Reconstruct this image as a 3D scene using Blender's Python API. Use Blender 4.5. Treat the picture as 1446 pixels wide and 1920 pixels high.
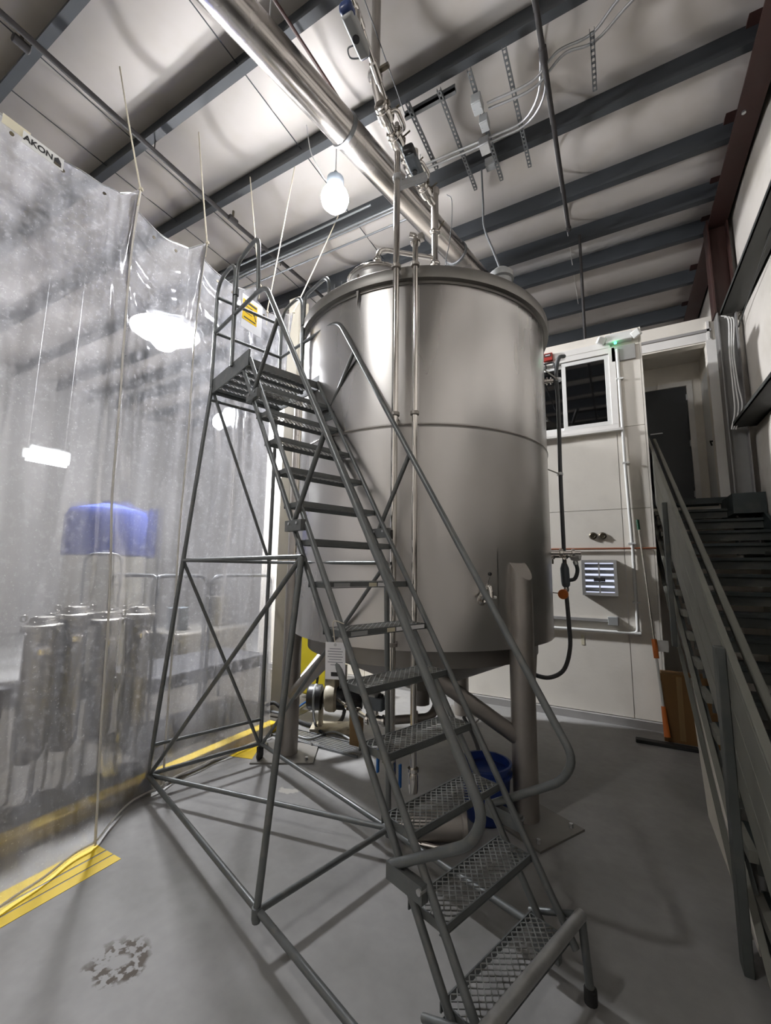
import bpy, bmesh, math, random
from mathutils import Vector, Matrix
random.seed(7)
for o in list(bpy.data.objects): bpy.data.objects.remove(o)
S = bpy.context.scene
COL = S.collection
PI = math.pi
R = math.radians
# ------------------------------------------------------------------ camera
F_PX, YAW, PITCH, ROLL, EYE = 796.5, R(28.68), R(7.8), R(.78), 1.75
fw = Vector((-math.sin(YAW)*math.cos(PITCH), math.cos(YAW)*math.cos(PITCH), math.sin(PITCH)))
rt = Vector((math.cos(YAW), math.sin(YAW), 0)); up = rt.cross(fw)
rt, up = rt*math.cos(ROLL)+up*math.sin(ROLL), up*math.cos(ROLL)-rt*math.sin(ROLL)
cd = bpy.data.cameras.new('camera'); cam = bpy.data.objects.new('camera', cd); COL.objects.link(cam)
cd.sensor_fit = 'VERTICAL'; cd.sensor_height = 36; cd.sensor_width = 27.11; cd.lens = F_PX/1920*36
cd.clip_start = .02; cd.clip_end = 200
M3 = Matrix((rt, up, -fw)).transposed()
cam.matrix_world = Matrix.Translation((0, 0, EYE)) @ M3.to_4x4()
S.camera = cam
# ------------------------------------------------------------------ world, exposure
W = bpy.data.worlds.new('world'); S.world = W; W.use_nodes = True
W.node_tree.nodes['Background'].inputs[0].default_value = (.55, .57, .6, 1)
W.node_tree.nodes['Background'].inputs[1].default_value = .02
S.view_settings.view_transform = 'Standard'; S.view_settings.look = 'None'
S.view_settings.gamma = 1; S.view_settings.use_curve_mapping = False
S.view_settings.exposure = 0.35
try:
    S.cycles.use_denoising = True; S.cycles.sample_clamp_indirect = 6; S.cycles.max_bounces = 6; S.cycles.diffuse_bounces = 4; S.cycles.glossy_bounces = 4; S.cycles.transmission_bounces = 4; S.cycles.use_adaptive_sampling = True; S.cycles.adaptive_threshold = .08; S.cycles.use_light_tree = False; S.cycles.adaptive_min_samples = 16
    S.cycles.transparent_max_bounces = 8; S.cycles.caustics_reflective = False; S.cycles.caustics_refractive = False
except Exception: pass
LAMP_MAIN, LAMP_SIDE, LAMP_HALL, TUBE = 165., 1000., 130., 9.    # radiance of the lamps' lenses

# ------------------------------------------------------------------ geometry helpers
def at(px, py, **k):
    """point of the plane x=, y= or z= that is seen at a pixel of the 1446x1920 frame"""
    d = rt*((px-723)/F_PX) - up*((py-960)/F_PX) + fw
    a, v = list(k.items())[0]; i = 'xyz'.index(a)
    o = Vector((0, 0, EYE)); return o + d*((v-o[i])/d[i])
V = Vector
class MB:
    def __init__(s): s.v = []; s.f = []
    def add(s, vs, fs):
        n = len(s.v); s.v += [V(p) for p in vs]; s.f += [tuple(i+n for i in f) for f in fs]; return s
    def box(s, a, b, M=None):
        x0, y0, z0 = a; x1, y1, z1 = b
        vs = [V((x, y, z)) for z in (z0, z1) for y in (y0, y1) for x in (x0, x1)]
        if M: vs = [M @ p for p in vs]
        return s.add(vs, [(0, 2, 3, 1), (4, 5, 7, 6), (0, 1, 5, 4), (2, 6, 7, 3), (0, 4, 6, 2), (1, 3, 7, 5)])
    def bar(s, p, q, w, h, upv=(0, 0, 1), c=0):
        """box along p-q, width w sideways, height h along upv; c shifts along upv"""
        p = V(p); q = V(q); d = (q-p).normalized(); u = V(upv); sd = d.cross(u)
        if sd.length < 1e-5: sd = d.cross(V((1, 0, 0)))
        sd.normalize(); u = sd.cross(d).normalized()
        vs = [e+sd*(a*w/2)+u*(b*h/2+c) for e in (p, q) for a, b in ((-1, -1), (1, -1), (1, 1), (-1, 1))]
        return s.add(vs, [(0, 3, 2, 1), (4, 5, 6, 7), (0, 1, 5, 4), (1, 2, 6, 5), (2, 3, 7, 6), (3, 0, 4, 7)])
    def tube(s, pts, r, n=8, cap=True, closed=False):
        pts = [V(p) for p in pts]; m = len(pts)
        rs = r if isinstance(r, (list, tuple)) else [r]*m
        ts = []
        for i in range(m):
            a = pts[i]-pts[i-1] if (i > 0 or closed) else pts[1]-pts[0]
            b = pts[(i+1) % m]-pts[i] if (i < m-1 or closed) else a
            if a.length < 1e-9: a = b
            t = a.normalized()+b.normalized(); ts.append(t.normalized() if t.length > 1e-6 else a.normalized())
        nv = ts[0].orthogonal().normalized(); vs = []
        for i in range(m):
            nv = (nv-ts[i]*nv.dot(ts[i]));  nv = nv.normalized() if nv.length > 1e-6 else ts[i].orthogonal().normalized()
            bv = ts[i].cross(nv)
            k = 1.0
            if 0 < i < m-1:
                c = (pts[i]-pts[i-1]).normalized().dot(ts[i]); k = min(1/max(c, .5), 1.4)
            for j in range(n):
                a = 2*PI*j/n; vs.append(pts[i]+(nv*math.cos(a)+bv*math.sin(a))*rs[i]*(1 if k == 1 else 1+(k-1)*.5))
        fs = []
        mm = m if closed else m-1
        for i in range(mm):
            for j in range(n):
                a = i*n+j; b = i*n+(j+1) % n; i2 = ((i+1) % m)*n
                fs.append((a, b, i2+(j+1) % n, i2+j))
        if cap and not closed: fs += [tuple(range(n-1, -1, -1)), tuple(range((m-1)*n, m*n))]
        return s.add(vs, fs)
    def lathe(s, prof, c=(0, 0, 0), n=24, axis=(0, 0, 1), a0=0, a1=2*PI):
        """prof: (radius, height) pairs turned about axis through c"""
        c = V(c); ax = V(axis).normalized(); q = V((0, 0, 1)).rotation_difference(ax)
        full = abs(a1-a0-2*PI) < 1e-6; m = n if full else n+1; vs = []
        for r, h in prof:
            for j in range(m):
                a = a0+(a1-a0)*j/n; vs.append(c+q @ V((r*math.cos(a), r*math.sin(a), h)))
        fs = []
        for i in range(len(prof)-1):
            for j in range(n):
                k = (j+1) % m; fs.append((i*m+j, i*m+k, (i+1)*m+k, (i+1)*m+j))
        if full:
            if prof[0][0] > 1e-5: fs.append(tuple(range(m-1, -1, -1)))
            if prof[-1][0] > 1e-5: fs.append(tuple(range((len(prof)-1)*m, len(prof)*m)))
        return s.add(vs, fs)
    def cyl(s, p, q, r, n=12, r2=None):
        p = V(p); q = V(q); L = (q-p).length
        return s.lathe([(r, 0), (r if r2 is None else r2, L)], p, n, q-p)
    def prism(s, poly, d):
        """polygon extruded by vector d"""
        d = V(d); n = len(poly); vs = [V(p) for p in poly]+[V(p)+d for p in poly]
        fs = [tuple(range(n-1, -1, -1)), tuple(range(n, 2*n))]+[(i, (i+1) % n, n+(i+1) % n, n+i) for i in range(n)]
        return s.add(vs, fs)
    def grid(s, fn, nu, nv):
        vs = [fn(i/nu, j/nv) for j in range(nv+1) for i in range(nu+1)]
        return s.add(vs, [(j*(nu+1)+i, j*(nu+1)+i+1, (j+1)*(nu+1)+i+1, (j+1)*(nu+1)+i) for j in range(nv) for i in range(nu)])
    def xf(s, M): s.v = [M @ p for p in s.v]; return s
    def mesh(s, name, m, ang=38):
        me = bpy.data.meshes.new(name); me.from_pydata([tuple(p) for p in s.v], [], s.f)
        bm = bmesh.new(); bm.from_mesh(me); bmesh.ops.remove_doubles(bm, verts=bm.verts, dist=1e-6)
        bmesh.ops.recalc_face_normals(bm, faces=bm.faces); bm.to_mesh(me); bm.free()
        if isinstance(m, str): m = MAT[m]
        me.materials.append(m)
        me.shade_smooth(); me.set_sharp_from_angle(angle=R(ang)); return me
    def build(s, name, m, parent=None, label=None, ang=38, bevel=0):
        """one mesh object; top-level ones get their origin at the middle of their base"""
        if parent is not None: I = WM[parent.name].inverted(); s.v = [I @ p for p in s.v]; org = V((0, 0, 0))
        else:
            xs = [p.x for p in s.v]; ys = [p.y for p in s.v]; zs = [p.z for p in s.v]
            org = V(((min(xs)+max(xs))/2, (min(ys)+max(ys))/2, min(zs)))
            s.v = [p-org for p in s.v]
        o = bpy.data.objects.new(name, s.mesh(name, m, ang)); COL.objects.link(o); o.location = org
        if parent is not None: o.parent = parent; WM[o.name] = WM[parent.name].copy()
        else: WM[o.name] = Matrix.Translation(org)
        if label: o['label'] = label
        if bevel:
            b = o.modifiers.new('bevel', 'BEVEL'); b.width = bevel; b.segments = 2; b.limit_method = 'ANGLE'
        return o
WM = {}
def tag(o, label=None, cat=None, group=None, kind=None):
    for k, v in (('label', label), ('category', cat), ('group', group), ('kind', kind)):
        if v: o[k] = v
    return o
def thing(name, label, cat, loc=(0, 0, 0), rz=0, group=None, kind=None):
    o = bpy.data.objects.new(name, None); COL.objects.link(o); o.empty_display_size = .1
    o.location = loc; o.rotation_euler = (0, 0, rz); WM[o.name] = Matrix.Translation(V(loc)) @ Matrix.Rotation(rz, 4, 'Z')
    return tag(o, label, cat, group, kind)
def dup(o, parent, loc=None, name=None):
    """copy of a part (sharing its mesh) and of that part's pieces, under parent"""
    c = o.copy(); COL.objects.link(c); c.parent = parent
    if loc is not None: c.location = loc
    WM[c.name] = WM[parent.name].copy() if parent else Matrix.Translation(c.location)
    for ch in list(o.children): dup(ch, c)
    return c
def arc(c, r, a0, a1, ex, ey, n=6):
    ex = V(ex); ey = V(ey); c = V(c)
    return [c+ex*(r*math.cos(a0+(a1-a0)*i/n))+ey*(r*math.sin(a0+(a1-a0)*i/n)) for i in range(n+1)]
def rnd(pts, r, n=5):
    """polyline with rounded corners"""
    pts = [V(p) for p in pts]; out = [pts[0]]
    for i in range(1, len(pts)-1):
        a = pts[i-1]-pts[i]; b = pts[i+1]-pts[i]; k = min(r, a.length*.49, b.length*.49)
        p = pts[i]+a.normalized()*k; q = pts[i]+b.normalized()*k
        for j in range(n+1):
            t = j/n; out.append(p*(1-t)**2+pts[i]*2*t*(1-t)+q*t*t)
    return out+[pts[-1]]
def spl(pts, n=8):
    """Catmull-Rom curve through points"""
    P = [V(p) for p in pts]; P = [P[0]*2-P[1]]+P+[P[-1]*2-P[-2]]; out = []
    for i in range(1, len(P)-2):
        for j in range(n):
            t = j/n; a, b, c, d = P[i-1:i+3]
            out.append(.5*((2*b)+(c-a)*t+(2*a-5*b+4*c-d)*t*t+(3*b-a-3*c+d)*t**3))
    return out+[P[-2]]
def text_mesh(name, s, size, M, m, parent, bold=0, extrude=.0006):
    cu = bpy.data.curves.new(name, 'FONT'); cu.body = s; cu.size = size; cu.extrude = extrude; cu.align_x = 'CENTER'; cu.align_y = 'CENTER'; cu.offset = bold
    to = bpy.data.objects.new(name+'_curve', cu); COL.objects.link(to)
    me = bpy.data.meshes.new_from_object(to.evaluated_get(bpy.context.evaluated_depsgraph_get()))
    bpy.data.objects.remove(to)
    me.transform(WM[parent.name].inverted() @ M); me.materials.clear(); me.materials.append(MAT[m])
    o = bpy.data.objects.new(name, me); COL.objects.link(o); o.parent = parent; WM[o.name] = WM[parent.name].copy()
    return o

# ------------------------------------------------------------------ materials
MAT = {}
def nt(name):
    m = bpy.data.materials.new(name); m.use_nodes = True; MAT[name] = m
    return m, m.node_tree, m.node_tree.nodes, m.node_tree.links, m.node_tree.nodes['Principled BSDF']
def mat(name, col, rough=.5, metal=0, var=.12, scale=6, bump=0, bscale=60, stretch=None, rvar=.1, spec=.5, dirt=None, coat=0):
    """principled surface with noise in colour, roughness and relief; dirt = (colour, amount, scale)"""
    m, t, N, L, b = nt(name)
    tc = N.new('ShaderNodeTexCoord'); mp = N.new('ShaderNodeMapping'); L.new(tc.outputs['Object'], mp.inputs[0])
    if stretch: mp.inputs['Scale'].default_value = stretch
    nz = N.new('ShaderNodeTexNoise'); nz.inputs['Scale'].default_value = scale; nz.inputs['Detail'].default_value = 3; L.new(mp.outputs[0], nz.inputs[0])
    mx = N.new('ShaderNodeMix'); mx.data_type = 'RGBA'; L.new(nz.outputs['Fac'], mx.inputs[0])
    mx.inputs[6].default_value = (*[max(0, c*(1-var)) for c in col], 1); mx.inputs[7].default_value = (*[min(1, c*(1+var)) for c in col], 1)
    out = mx.outputs[2]
    if dirt:
        n2 = N.new('ShaderNodeTexNoise'); n2.inputs['Scale'].default_value = dirt[2]; n2.inputs['Detail'].default_value = 4; L.new(tc.outputs['Object'], n2.inputs[0])
        rp = N.new('ShaderNodeMapRange'); rp.inputs[1].default_value = .52; rp.inputs[2].default_value = .72; rp.inputs[4].default_value = dirt[1]; L.new(n2.outputs['Fac'], rp.inputs[0])
        m2 = N.new('ShaderNodeMix'); m2.data_type = 'RGBA'; L.new(rp.outputs[0], m2.inputs[0]); L.new(out, m2.inputs[6]); m2.inputs[7].default_value = (*dirt[0], 1); out = m2.outputs[2]
    L.new(out, b.inputs['Base Color'])
    b.inputs['Metallic'].default_value = metal; b.inputs['Specular IOR Level'].default_value = spec
    rr = N.new('ShaderNodeMapRange'); L.new(nz.outputs['Fac'], rr.inputs[0]); rr.inputs[1].default_value = .3; rr.inputs[2].default_value = .7
    rr.inputs[3].default_value = max(.02, rough*(1-rvar)); rr.inputs[4].default_value = min(1, rough*(1+rvar)); L.new(rr.outputs[0], b.inputs['Roughness'])
    if coat: b.inputs['Coat Weight'].default_value = coat
    if bump:
        nb = N.new('ShaderNodeTexNoise'); nb.inputs['Scale'].default_value = bscale; nb.inputs['Detail'].default_value = 2; L.new(mp.outputs[0], nb.inputs[0])
        bp = N.new('ShaderNodeBump'); bp.inputs['Strength'].default_value = bump; bp.inputs['Distance'].default_value = .02
        L.new(nb.outputs['Fac'], bp.inputs['Height']); L.new(bp.outputs[0], b.inputs['Normal'])
    return m
def emit(name, col, s):
    m, t, N, L, b = nt(name); b.inputs['Base Color'].default_value = (*col, 1)
    b.inputs['Emission Color'].default_value = (*col, 1); b.inputs['Emission Strength'].default_value = s; return m
mat('wall_white', (.80, .757, .685), .5, var=.06, scale=2, dirt=((.66, .62, .55), .35, 3), bump=.05, bscale=30)
mat('trim_white', (.80, .78, .75), .4, var=.05)
mat('shell_white', (.68, .64, .59), .6, var=.08, scale=1.5, bump=.5, bscale=2.5, dirt=((.47, .43, .36), .5, 1.3))
mat('insulation', (.64, .60, .565), .55, var=.06, scale=1.2, bump=.35, bscale=2.2, dirt=((.5, .45, .37), .35, 1.6))
mat('foil', (.72, .70, .68), .35, var=.08, scale=3, bump=.8, bscale=6)
mat('purlin', (.045, .05, .056), .55, var=.2, scale=5)
mat('red_iron', (.05, .022, .018), .55, var=.3, scale=4)
mat('dark_girt', (.06, .062, .058), .5, var=.2)
mat('ladder_grey', (.15, .16, .16), .40, .45, var=.25, scale=9, rvar=.2, dirt=((.24, .23, .21), .5, 14))
mat('ladder_worn', (.40, .40, .39), .4, .6, var=.3, scale=20)
mat('tread_mesh', (.34, .35, .34), .4, .65, var=.25, scale=18, dirt=((.10, .075, .05), .8, 8))
mat('stainless', (.62, .61, .60), .33, 1, var=.06, scale=3, stretch=(1, 1, .08), rvar=.25, bump=.03, bscale=4)
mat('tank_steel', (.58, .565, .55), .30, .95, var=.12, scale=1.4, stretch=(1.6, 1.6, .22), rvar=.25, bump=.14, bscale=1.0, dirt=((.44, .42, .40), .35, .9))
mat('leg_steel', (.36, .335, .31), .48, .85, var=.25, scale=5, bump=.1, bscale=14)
mat('polished', (.70, .67, .63), .14, 1, var=.05, scale=4)
mat('duct_steel', (.52, .49, .465), .24, 1, var=.15, scale=2.5, rvar=.4, bump=.06, bscale=3)
mat('galvanized', (.55, .56, .57), .38, .9, var=.15, scale=30)
mat('strut_grey', (.22, .23, .24), .45, .7, var=.2, scale=10)
mat('pipe_dark', (.03, .027, .027), .7, 0, var=.3)
mat('black_plastic', (.012, .012, .013), .4, var=.2)
mat('rubber', (.02, .02, .02), .7, var=.3)
mat('hose_grey', (.085, .09, .095), .55, var=.15, scale=40)
mat('grey_plastic', (.36, .37, .37), .5, var=.08)
mat('slate_plastic', (.13, .15, .17), .45, var=.1)
mat('blue_plastic', (.012, .035, .17), .35, var=.15)
mat('blue_handle', (.012, .10, .34), .4, var=.15)
mat('navy', (.02, .04, .13), .4, var=.15)
mat('orange', (.75, .20, .04), .45, var=.1)
mat('red_paint', (.38, .035, .025), .4, var=.1)
mat('yellow_paint', (.72, .50, .02), .45, var=.15, scale=10, dirt=((.42, .30, .06), .6, 5))
mat('yellow_tape', (.82, .58, .02), .4, var=.08, scale=8)
mat('yellow_plastic', (.75, .62, .03), .4, var=.1)
mat('amber_sign', (.85, .55, .01), .4, var=.04)
mat('paper', (.78, .78, .80), .7, var=.03)
mat('cream_label', (.68, .63, .48), .6, var=.05)
mat('ink', (.02, .02, .022), .6, var=.05)
mat('grey_ink', (.30, .30, .34), .6, var=.05)
mat('cardboard', (.20, .105, .035), .75, var=.15, scale=5)
mat('stair_grey', (.075, .083, .080), .55, var=.25, scale=6, dirt=((.15, .14, .12), .5, 5))
mat('rail_grey', (.19, .19, .165), .6, var=.18, scale=4, stretch=(1, .2, 1), dirt=((.13, .13, .12), .5, 5))
mat('tread_dark', (.030, .040, .040), .5, var=.3, scale=8, dirt=((.09, .09, .075), .5, 6))
mat('door_dark', (.045, .05, .055), .45, var=.1)
mat('column_grey', (.34, .33, .32), .5, var=.1)
mat('column_beige', (.58, .54, .45), .5, var=.08)
mat('pump_cream', (.52, .47, .36), .5, var=.15, scale=8, dirt=((.2, .17, .12), .7, 9))
mat('wood', (.28, .17, .07), .7, var=.25, scale=4, stretch=(6, 6, 1))
mat('cord', (.62, .57, .45), .8, var=.15, scale=40)
mat('copper_pipe', (.33, .12, .06), .5, .2, var=.2)
mat('white_plastic', (.74, .74, .72), .4, var=.04)
mat('brass_dark', (.13, .11, .08), .45, .6, var=.2)
mat('far_blue', (.05, .08, .36), .5, var=.1)
mat('green_plastic', (.01, .09, .04), .4, var=.1)
mat('filter_steel', (.30, .285, .255), .42, .8, var=.25, scale=3)
mat('grate_dark', (.10, .10, .105), .45, .6, var=.2)
emit("lamp_main", (.97, .97, 1), LAMP_MAIN); emit('lamp_side', (.96, .97, 1), LAMP_SIDE); emit("lamp_hall", (1, .985, .97), LAMP_HALL)
emit('tube_light', (.93, .98, 1), TUBE); emit('led_green', (.05, 1, .35), 6); emit('heater_glow', (.75, .8, 1), .8)
def glass(name, col, tr):
    m, t, N, L, b = nt(name); out = N['Material Output']; N.remove(b)
    a = N.new('ShaderNodeBsdfTransparent'); a.inputs[0].default_value = (*col, 1)
    g = N.new('ShaderNodeBsdfGlossy'); g.inputs['Roughness'].default_value = .03
    fr = N.new('ShaderNodeFresnel'); fr.inputs[0].default_value = tr
    mx = N.new('ShaderNodeMixShader'); L.new(fr.outputs[0], mx.inputs[0]); L.new(a.outputs[0], mx.inputs[1]); L.new(g.outputs[0], mx.inputs[2]); L.new(mx.outputs[0], out.inputs[0])
glass('window_glass', (.30, .31, .33), 2.1)
def curtain_mat():
    """clear vinyl: see-through and glossy, with a dusty haze, scuffs and specks that scatter light"""
    m, t, N, L, b = nt('clear_vinyl'); out = N['Material Output']; N.remove(b)
    tc = N.new('ShaderNodeTexCoord')
    def noise(sc, d, vec=None, r=.5):
        n = N.new('ShaderNodeTexNoise'); n.inputs['Scale'].default_value = sc; n.inputs['Detail'].default_value = d; n.inputs['Roughness'].default_value = r
        L.new(vec or tc.outputs['Object'], n.inputs[0]); return n.outputs['Fac']
    def rng(x, a, b_, c, d):
        r = N.new('ShaderNodeMapRange'); L.new(x, r.inputs[0])
        for k, v in zip((1, 2, 3, 4), (a, b_, c, d)): r.inputs[k].default_value = v
        return r.outputs[0]
    def math_(op, a, b_):
        q = N.new('ShaderNodeMath'); q.operation = op
        for k, v in ((0, a), (1, b_)):
            if isinstance(v, (int, float)): q.inputs[k].default_value = v
            else: L.new(v, q.inputs[k])
        return q.outputs[0]
    mp = N.new('ShaderNodeMapping'); mp.inputs['Scale'].default_value = (9, 9, .5); L.new(tc.outputs['Object'], mp.inputs[0])
    cloud = noise(1.5, 4); streak = noise(1.6, 3, mp.outputs[0]); speck = noise(70, 1, r=.6); grit = noise(24, 3, r=.7)
    hz = rng(math_('ADD', cloud, streak), .65, 1.35, .06, .31)
    hz = math_('ADD', hz, rng(speck, .68, .74, 0, .35)); hz = math_('ADD', hz, rng(grit, .52, .75, 0, .22))
    tr = N.new('ShaderNodeBsdfTransparent'); tr.inputs[0].default_value = (.90, .90, .91, 1)
    rf = N.new('ShaderNodeBsdfRefraction'); rf.inputs['Color'].default_value = (.9, .9, .92, 1); rf.inputs['Roughness'].default_value = .3; rf.inputs['IOR'].default_value = 1.04
    df = N.new('ShaderNodeBsdfDiffuse'); df.inputs[0].default_value = (.60, .59, .60, 1)
    tl = N.new('ShaderNodeBsdfTranslucent'); tl.inputs[0].default_value = (.66, .66, .69, 1)
    gl = N.new('ShaderNodeBsdfGlossy'); gl.inputs['Roughness'].default_value = .13; gl.inputs[0].default_value = (.95, .95, 1, 1)
    bp = N.new('ShaderNodeBump'); bp.inputs['Strength'].default_value = .22; bp.inputs['Distance'].default_value = .02; L.new(noise(6, 2), bp.inputs['Height'])
    for x in (gl, rf): L.new(bp.outputs[0], x.inputs['Normal'])
    def mix(f, a, c):
        x = N.new('ShaderNodeMixShader'); L.new(a.outputs[0], x.inputs[1]); L.new(c.outputs[0], x.inputs[2])
        if isinstance(f, float): x.inputs[0].default_value = f
        else: L.new(f, x.inputs[0])
        return x
    clear = mix(.30, tr, rf); haze = mix(.62, df, tl); body = mix(hz, clear, haze)
    fr = N.new('ShaderNodeFresnel'); fr.inputs[0].default_value = 1.5; L.new(bp.outputs[0], fr.inputs['Normal'])
    L.new(mix(rng(fr.outputs[0], 0, 1, .05, 1), body, gl).outputs[0], out.inputs[0])
curtain_mat()
def floor_tone():
    m, t, N, L, b = nt('concrete'); tc = N.new('ShaderNodeTexCoord')
    def noise(s, d=4): n = N.new('ShaderNodeTexNoise'); n.inputs['Scale'].default_value = s; n.inputs['Detail'].default_value = d; L.new(tc.outputs['Object'], n.inputs[0]); return n
    a = noise(.9); c = noise(14)
    cr = N.new('ShaderNodeValToRGB'); cr.color_ramp.elements[0].position = .3; cr.color_ramp.elements[1].position = .72
    cr.color_ramp.elements[0].color = (.25, .245, .235, 1); cr.color_ramp.elements[1].color = (.40, .395, .39, 1); L.new(a.outputs['Fac'], cr.inputs[0])
    m1 = N.new('ShaderNodeMix'); m1.data_type = 'RGBA'; m1.blend_type = 'MULTIPLY'; m1.inputs[0].default_value = .25; L.new(cr.outputs[0], m1.inputs[6]); L.new(c.outputs['Fac'], m1.inputs[7])
    # dirt ring left on the floor (a dried, broken ring of brown residue)
    sx = N.new('ShaderNodeVectorMath'); sx.operation = 'SUBTRACT'; L.new(tc.outputs['Object'], sx.inputs[0]); FLOOR_STAIN['node'] = sx
    ln = N.new('ShaderNodeVectorMath'); ln.operation = 'LENGTH'; L.new(sx.outputs[0], ln.inputs[0])
    w = noise(9); wa = N.new('ShaderNodeMath'); wa.operation = 'MULTIPLY_ADD'; wa.inputs[1].default_value = .16; L.new(w.outputs['Fac'], wa.inputs[0]); L.new(ln.outputs['Value'], wa.inputs[2])
    rp = N.new('ShaderNodeValToRGB'); e = rp.color_ramp.elements; e[0].position = .105; e[0].color = (0, 0, 0, 1); e[1].position = .13; e[1].color = (1, 1, 1, 1)
    e2 = e.new(.18); e2.color = (1, 1, 1, 1); e3 = e.new(.215); e3.color = (0, 0, 0, 1); L.new(wa.outputs[0], rp.inputs[0])
    sp = noise(26); st = N.new('ShaderNodeMapRange'); st.inputs[1].default_value = .44; st.inputs[2].default_value = .50; L.new(sp.outputs['Fac'], st.inputs[0])
    mu = N.new('ShaderNodeMath'); mu.operation = 'MULTIPLY'; L.new(rp.outputs[0], mu.inputs[0]); L.new(st.outputs[0], mu.inputs[1])
    m2 = N.new('ShaderNodeMix'); m2.data_type = 'RGBA'; L.new(mu.outputs[0], m2.inputs[0]); L.new(m1.outputs[2], m2.inputs[6]); m2.inputs[7].default_value = (.05, .034, .018, 1)
    # pale spill of dried paint near the left tank leg
    s2 = N.new('ShaderNodeVectorMath'); s2.operation = 'SUBTRACT'; L.new(tc.outputs['Object'], s2.inputs[0]); FLOOR_STAIN['spill'] = s2
    l2 = N.new('ShaderNodeVectorMath'); l2.operation = 'LENGTH'; L.new(s2.outputs[0], l2.inputs[0])
    w2 = noise(5); wb2 = N.new('ShaderNodeMath'); wb2.operation = 'MULTIPLY_ADD'; wb2.inputs[1].default_value = .55; L.new(w2.outputs['Fac'], wb2.inputs[0]); L.new(l2.outputs['Value'], wb2.inputs[2])
    sr = N.new('ShaderNodeMapRange'); sr.inputs[1].default_value = .36; sr.inputs[2].default_value = .345; L.new(wb2.outputs[0], sr.inputs[0])
    m3 = N.new('ShaderNodeMix'); m3.data_type = 'RGBA'; L.new(sr.outputs[0], m3.inputs[0]); L.new(m2.outputs[2], m3.inputs[6]); m3.inputs[7].default_value = (.50, .48, .44, 1)
    L.new(m3.outputs[2], b.inputs['Base Color'])
    rr = N.new('ShaderNodeMapRange'); rr.inputs[1].default_value = .3; rr.inputs[2].default_value = .7; rr.inputs[3].default_value = .42; rr.inputs[4].default_value = .6; b.inputs['Specular IOR Level'].default_value = .25; L.new(a.outputs['Fac'], rr.inputs[0]); L.new(rr.outputs[0], b.inputs['Roughness'])
    bp = N.new('ShaderNodeBump'); bp.inputs['Strength'].default_value = .06; bp.inputs['Distance'].default_value = .01; L.new(c.outputs['Fac'], bp.inputs['Height']); L.new(bp.outputs[0], b.inputs['Normal'])
FLOOR_STAIN = {}
floor_tone()

mat('hall_dark', (.30, .29, .28), .7, var=.15, scale=1)
mat('column_paint', (.24, .235, .23), .5, var=.1)
mat('plate_grey', (.20, .19, .175), .5, .3, var=.3, scale=6)
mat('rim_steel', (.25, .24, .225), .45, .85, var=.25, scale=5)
mat('shaded_cone_steel', (.27, .255, .24), .5, .8, var=.25, scale=3)  # cone steel darkened to paint in the shade under the tank
mat('dim_floor', (.075, .068, .058), .35, var=.35, scale=2, dirt=((.13, .115, .09), .6, 3))  # dark colour standing in for the dim floor behind the curtain
def soft_vinyl():
    m, t, N, L, b = nt('soft_vinyl'); out = N['Material Output']; N.remove(b); tc = N.new('ShaderNodeTexCoord')
    n = N.new('ShaderNodeTexNoise'); n.inputs['Scale'].default_value = 12; L.new(tc.outputs['Object'], n.inputs[0])
    cr = N.new('ShaderNodeMix'); cr.data_type = 'RGBA'; L.new(n.outputs['Fac'], cr.inputs[0]); cr.inputs[6].default_value = (.74, .71, .66, 1); cr.inputs[7].default_value = (.86, .84, .80, 1)
    d = N.new('ShaderNodeBsdfDiffuse'); q = N.new('ShaderNodeBsdfTranslucent'); x = N.new('ShaderNodeMixShader'); x.inputs[0].default_value = .55
    L.new(cr.outputs[2], d.inputs[0]); L.new(cr.outputs[2], q.inputs[0]); L.new(d.outputs[0], x.inputs[1]); L.new(q.outputs[0], x.inputs[2]); L.new(x.outputs[0], out.inputs[0])
soft_vinyl()
# ================================================================== SETTING
def struct(o): o['kind'] = 'structure'; return o
XL, XR, YF, YB, ZC = -14.0, 1.6, -4.6, 10.6, 6.95
fl = struct(MB().box((XL, YF, -.1), (XR+.2, YB, 0)).build('floor', 'concrete'))
st = at(222, 1803, z=0); st_l = WM[fl.name].inverted() @ st
FLOOR_STAIN['node'].inputs[1].default_value = (st_l.x, st_l.y, st_l.z)
sp_l = WM[fl.name].inverted() @ at(540, 1482, z=0); FLOOR_STAIN['spill'].inputs[1].default_value = (sp_l.x, sp_l.y, sp_l.z)
# ceiling: white faced insulation sagging between dark purlins
PY = [-4.0, -2.9, -1.8, -.72, .37, 1.45, 2.52, 3.53, 4.67, 5.69, 6.56, 7.27, 8.47, 9.6]
ce = struct(MB().box((XL, YF, 7.08), (XR+.2, YB, 7.14)).build('ceiling', 'purlin'))
ys = [YF]+PY+[YB]
for i in range(len(ys)-1):
    a, b = ys[i], ys[i+1]; foil = abs(a-6.56) < .01
    def fn(u, v, a=a, b=b):
        s = math.sin(PI*v); x = XL+(XR+.2-XL)*u
        return (x, a+(b-a)*v, 7.04-.10*s-.012*s*math.sin(x*2.1+a*3))
    MB().grid(fn, 34, 8).build('insulation_panel', 'foil' if foil else 'insulation', ce)
for i, y in enumerate(PY):
    m = MB().box((XL, y, 6.75), (XR, y+.012, 7.06)).box((XL, y-.075, 6.75), (XR, y, 6.765)).box((XL, y-.075, 6.765), (XR, y-.066, 6.79)).box((XL, y, 7.045), (XR, y+.075, 7.06))
    m.build('purlin', 'purlin', ce)
for x in (-9.2, -7.4, -5.6, -4.95, -3.2, -.42):     # taped seams of the insulation rolls
    MB().tube([(x, YF+.2, 6.935), (x, 9, 6.935)], .006, 6).build('insulation_seam', 'purlin' if x < -1 else 'trim_white', ce)
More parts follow.
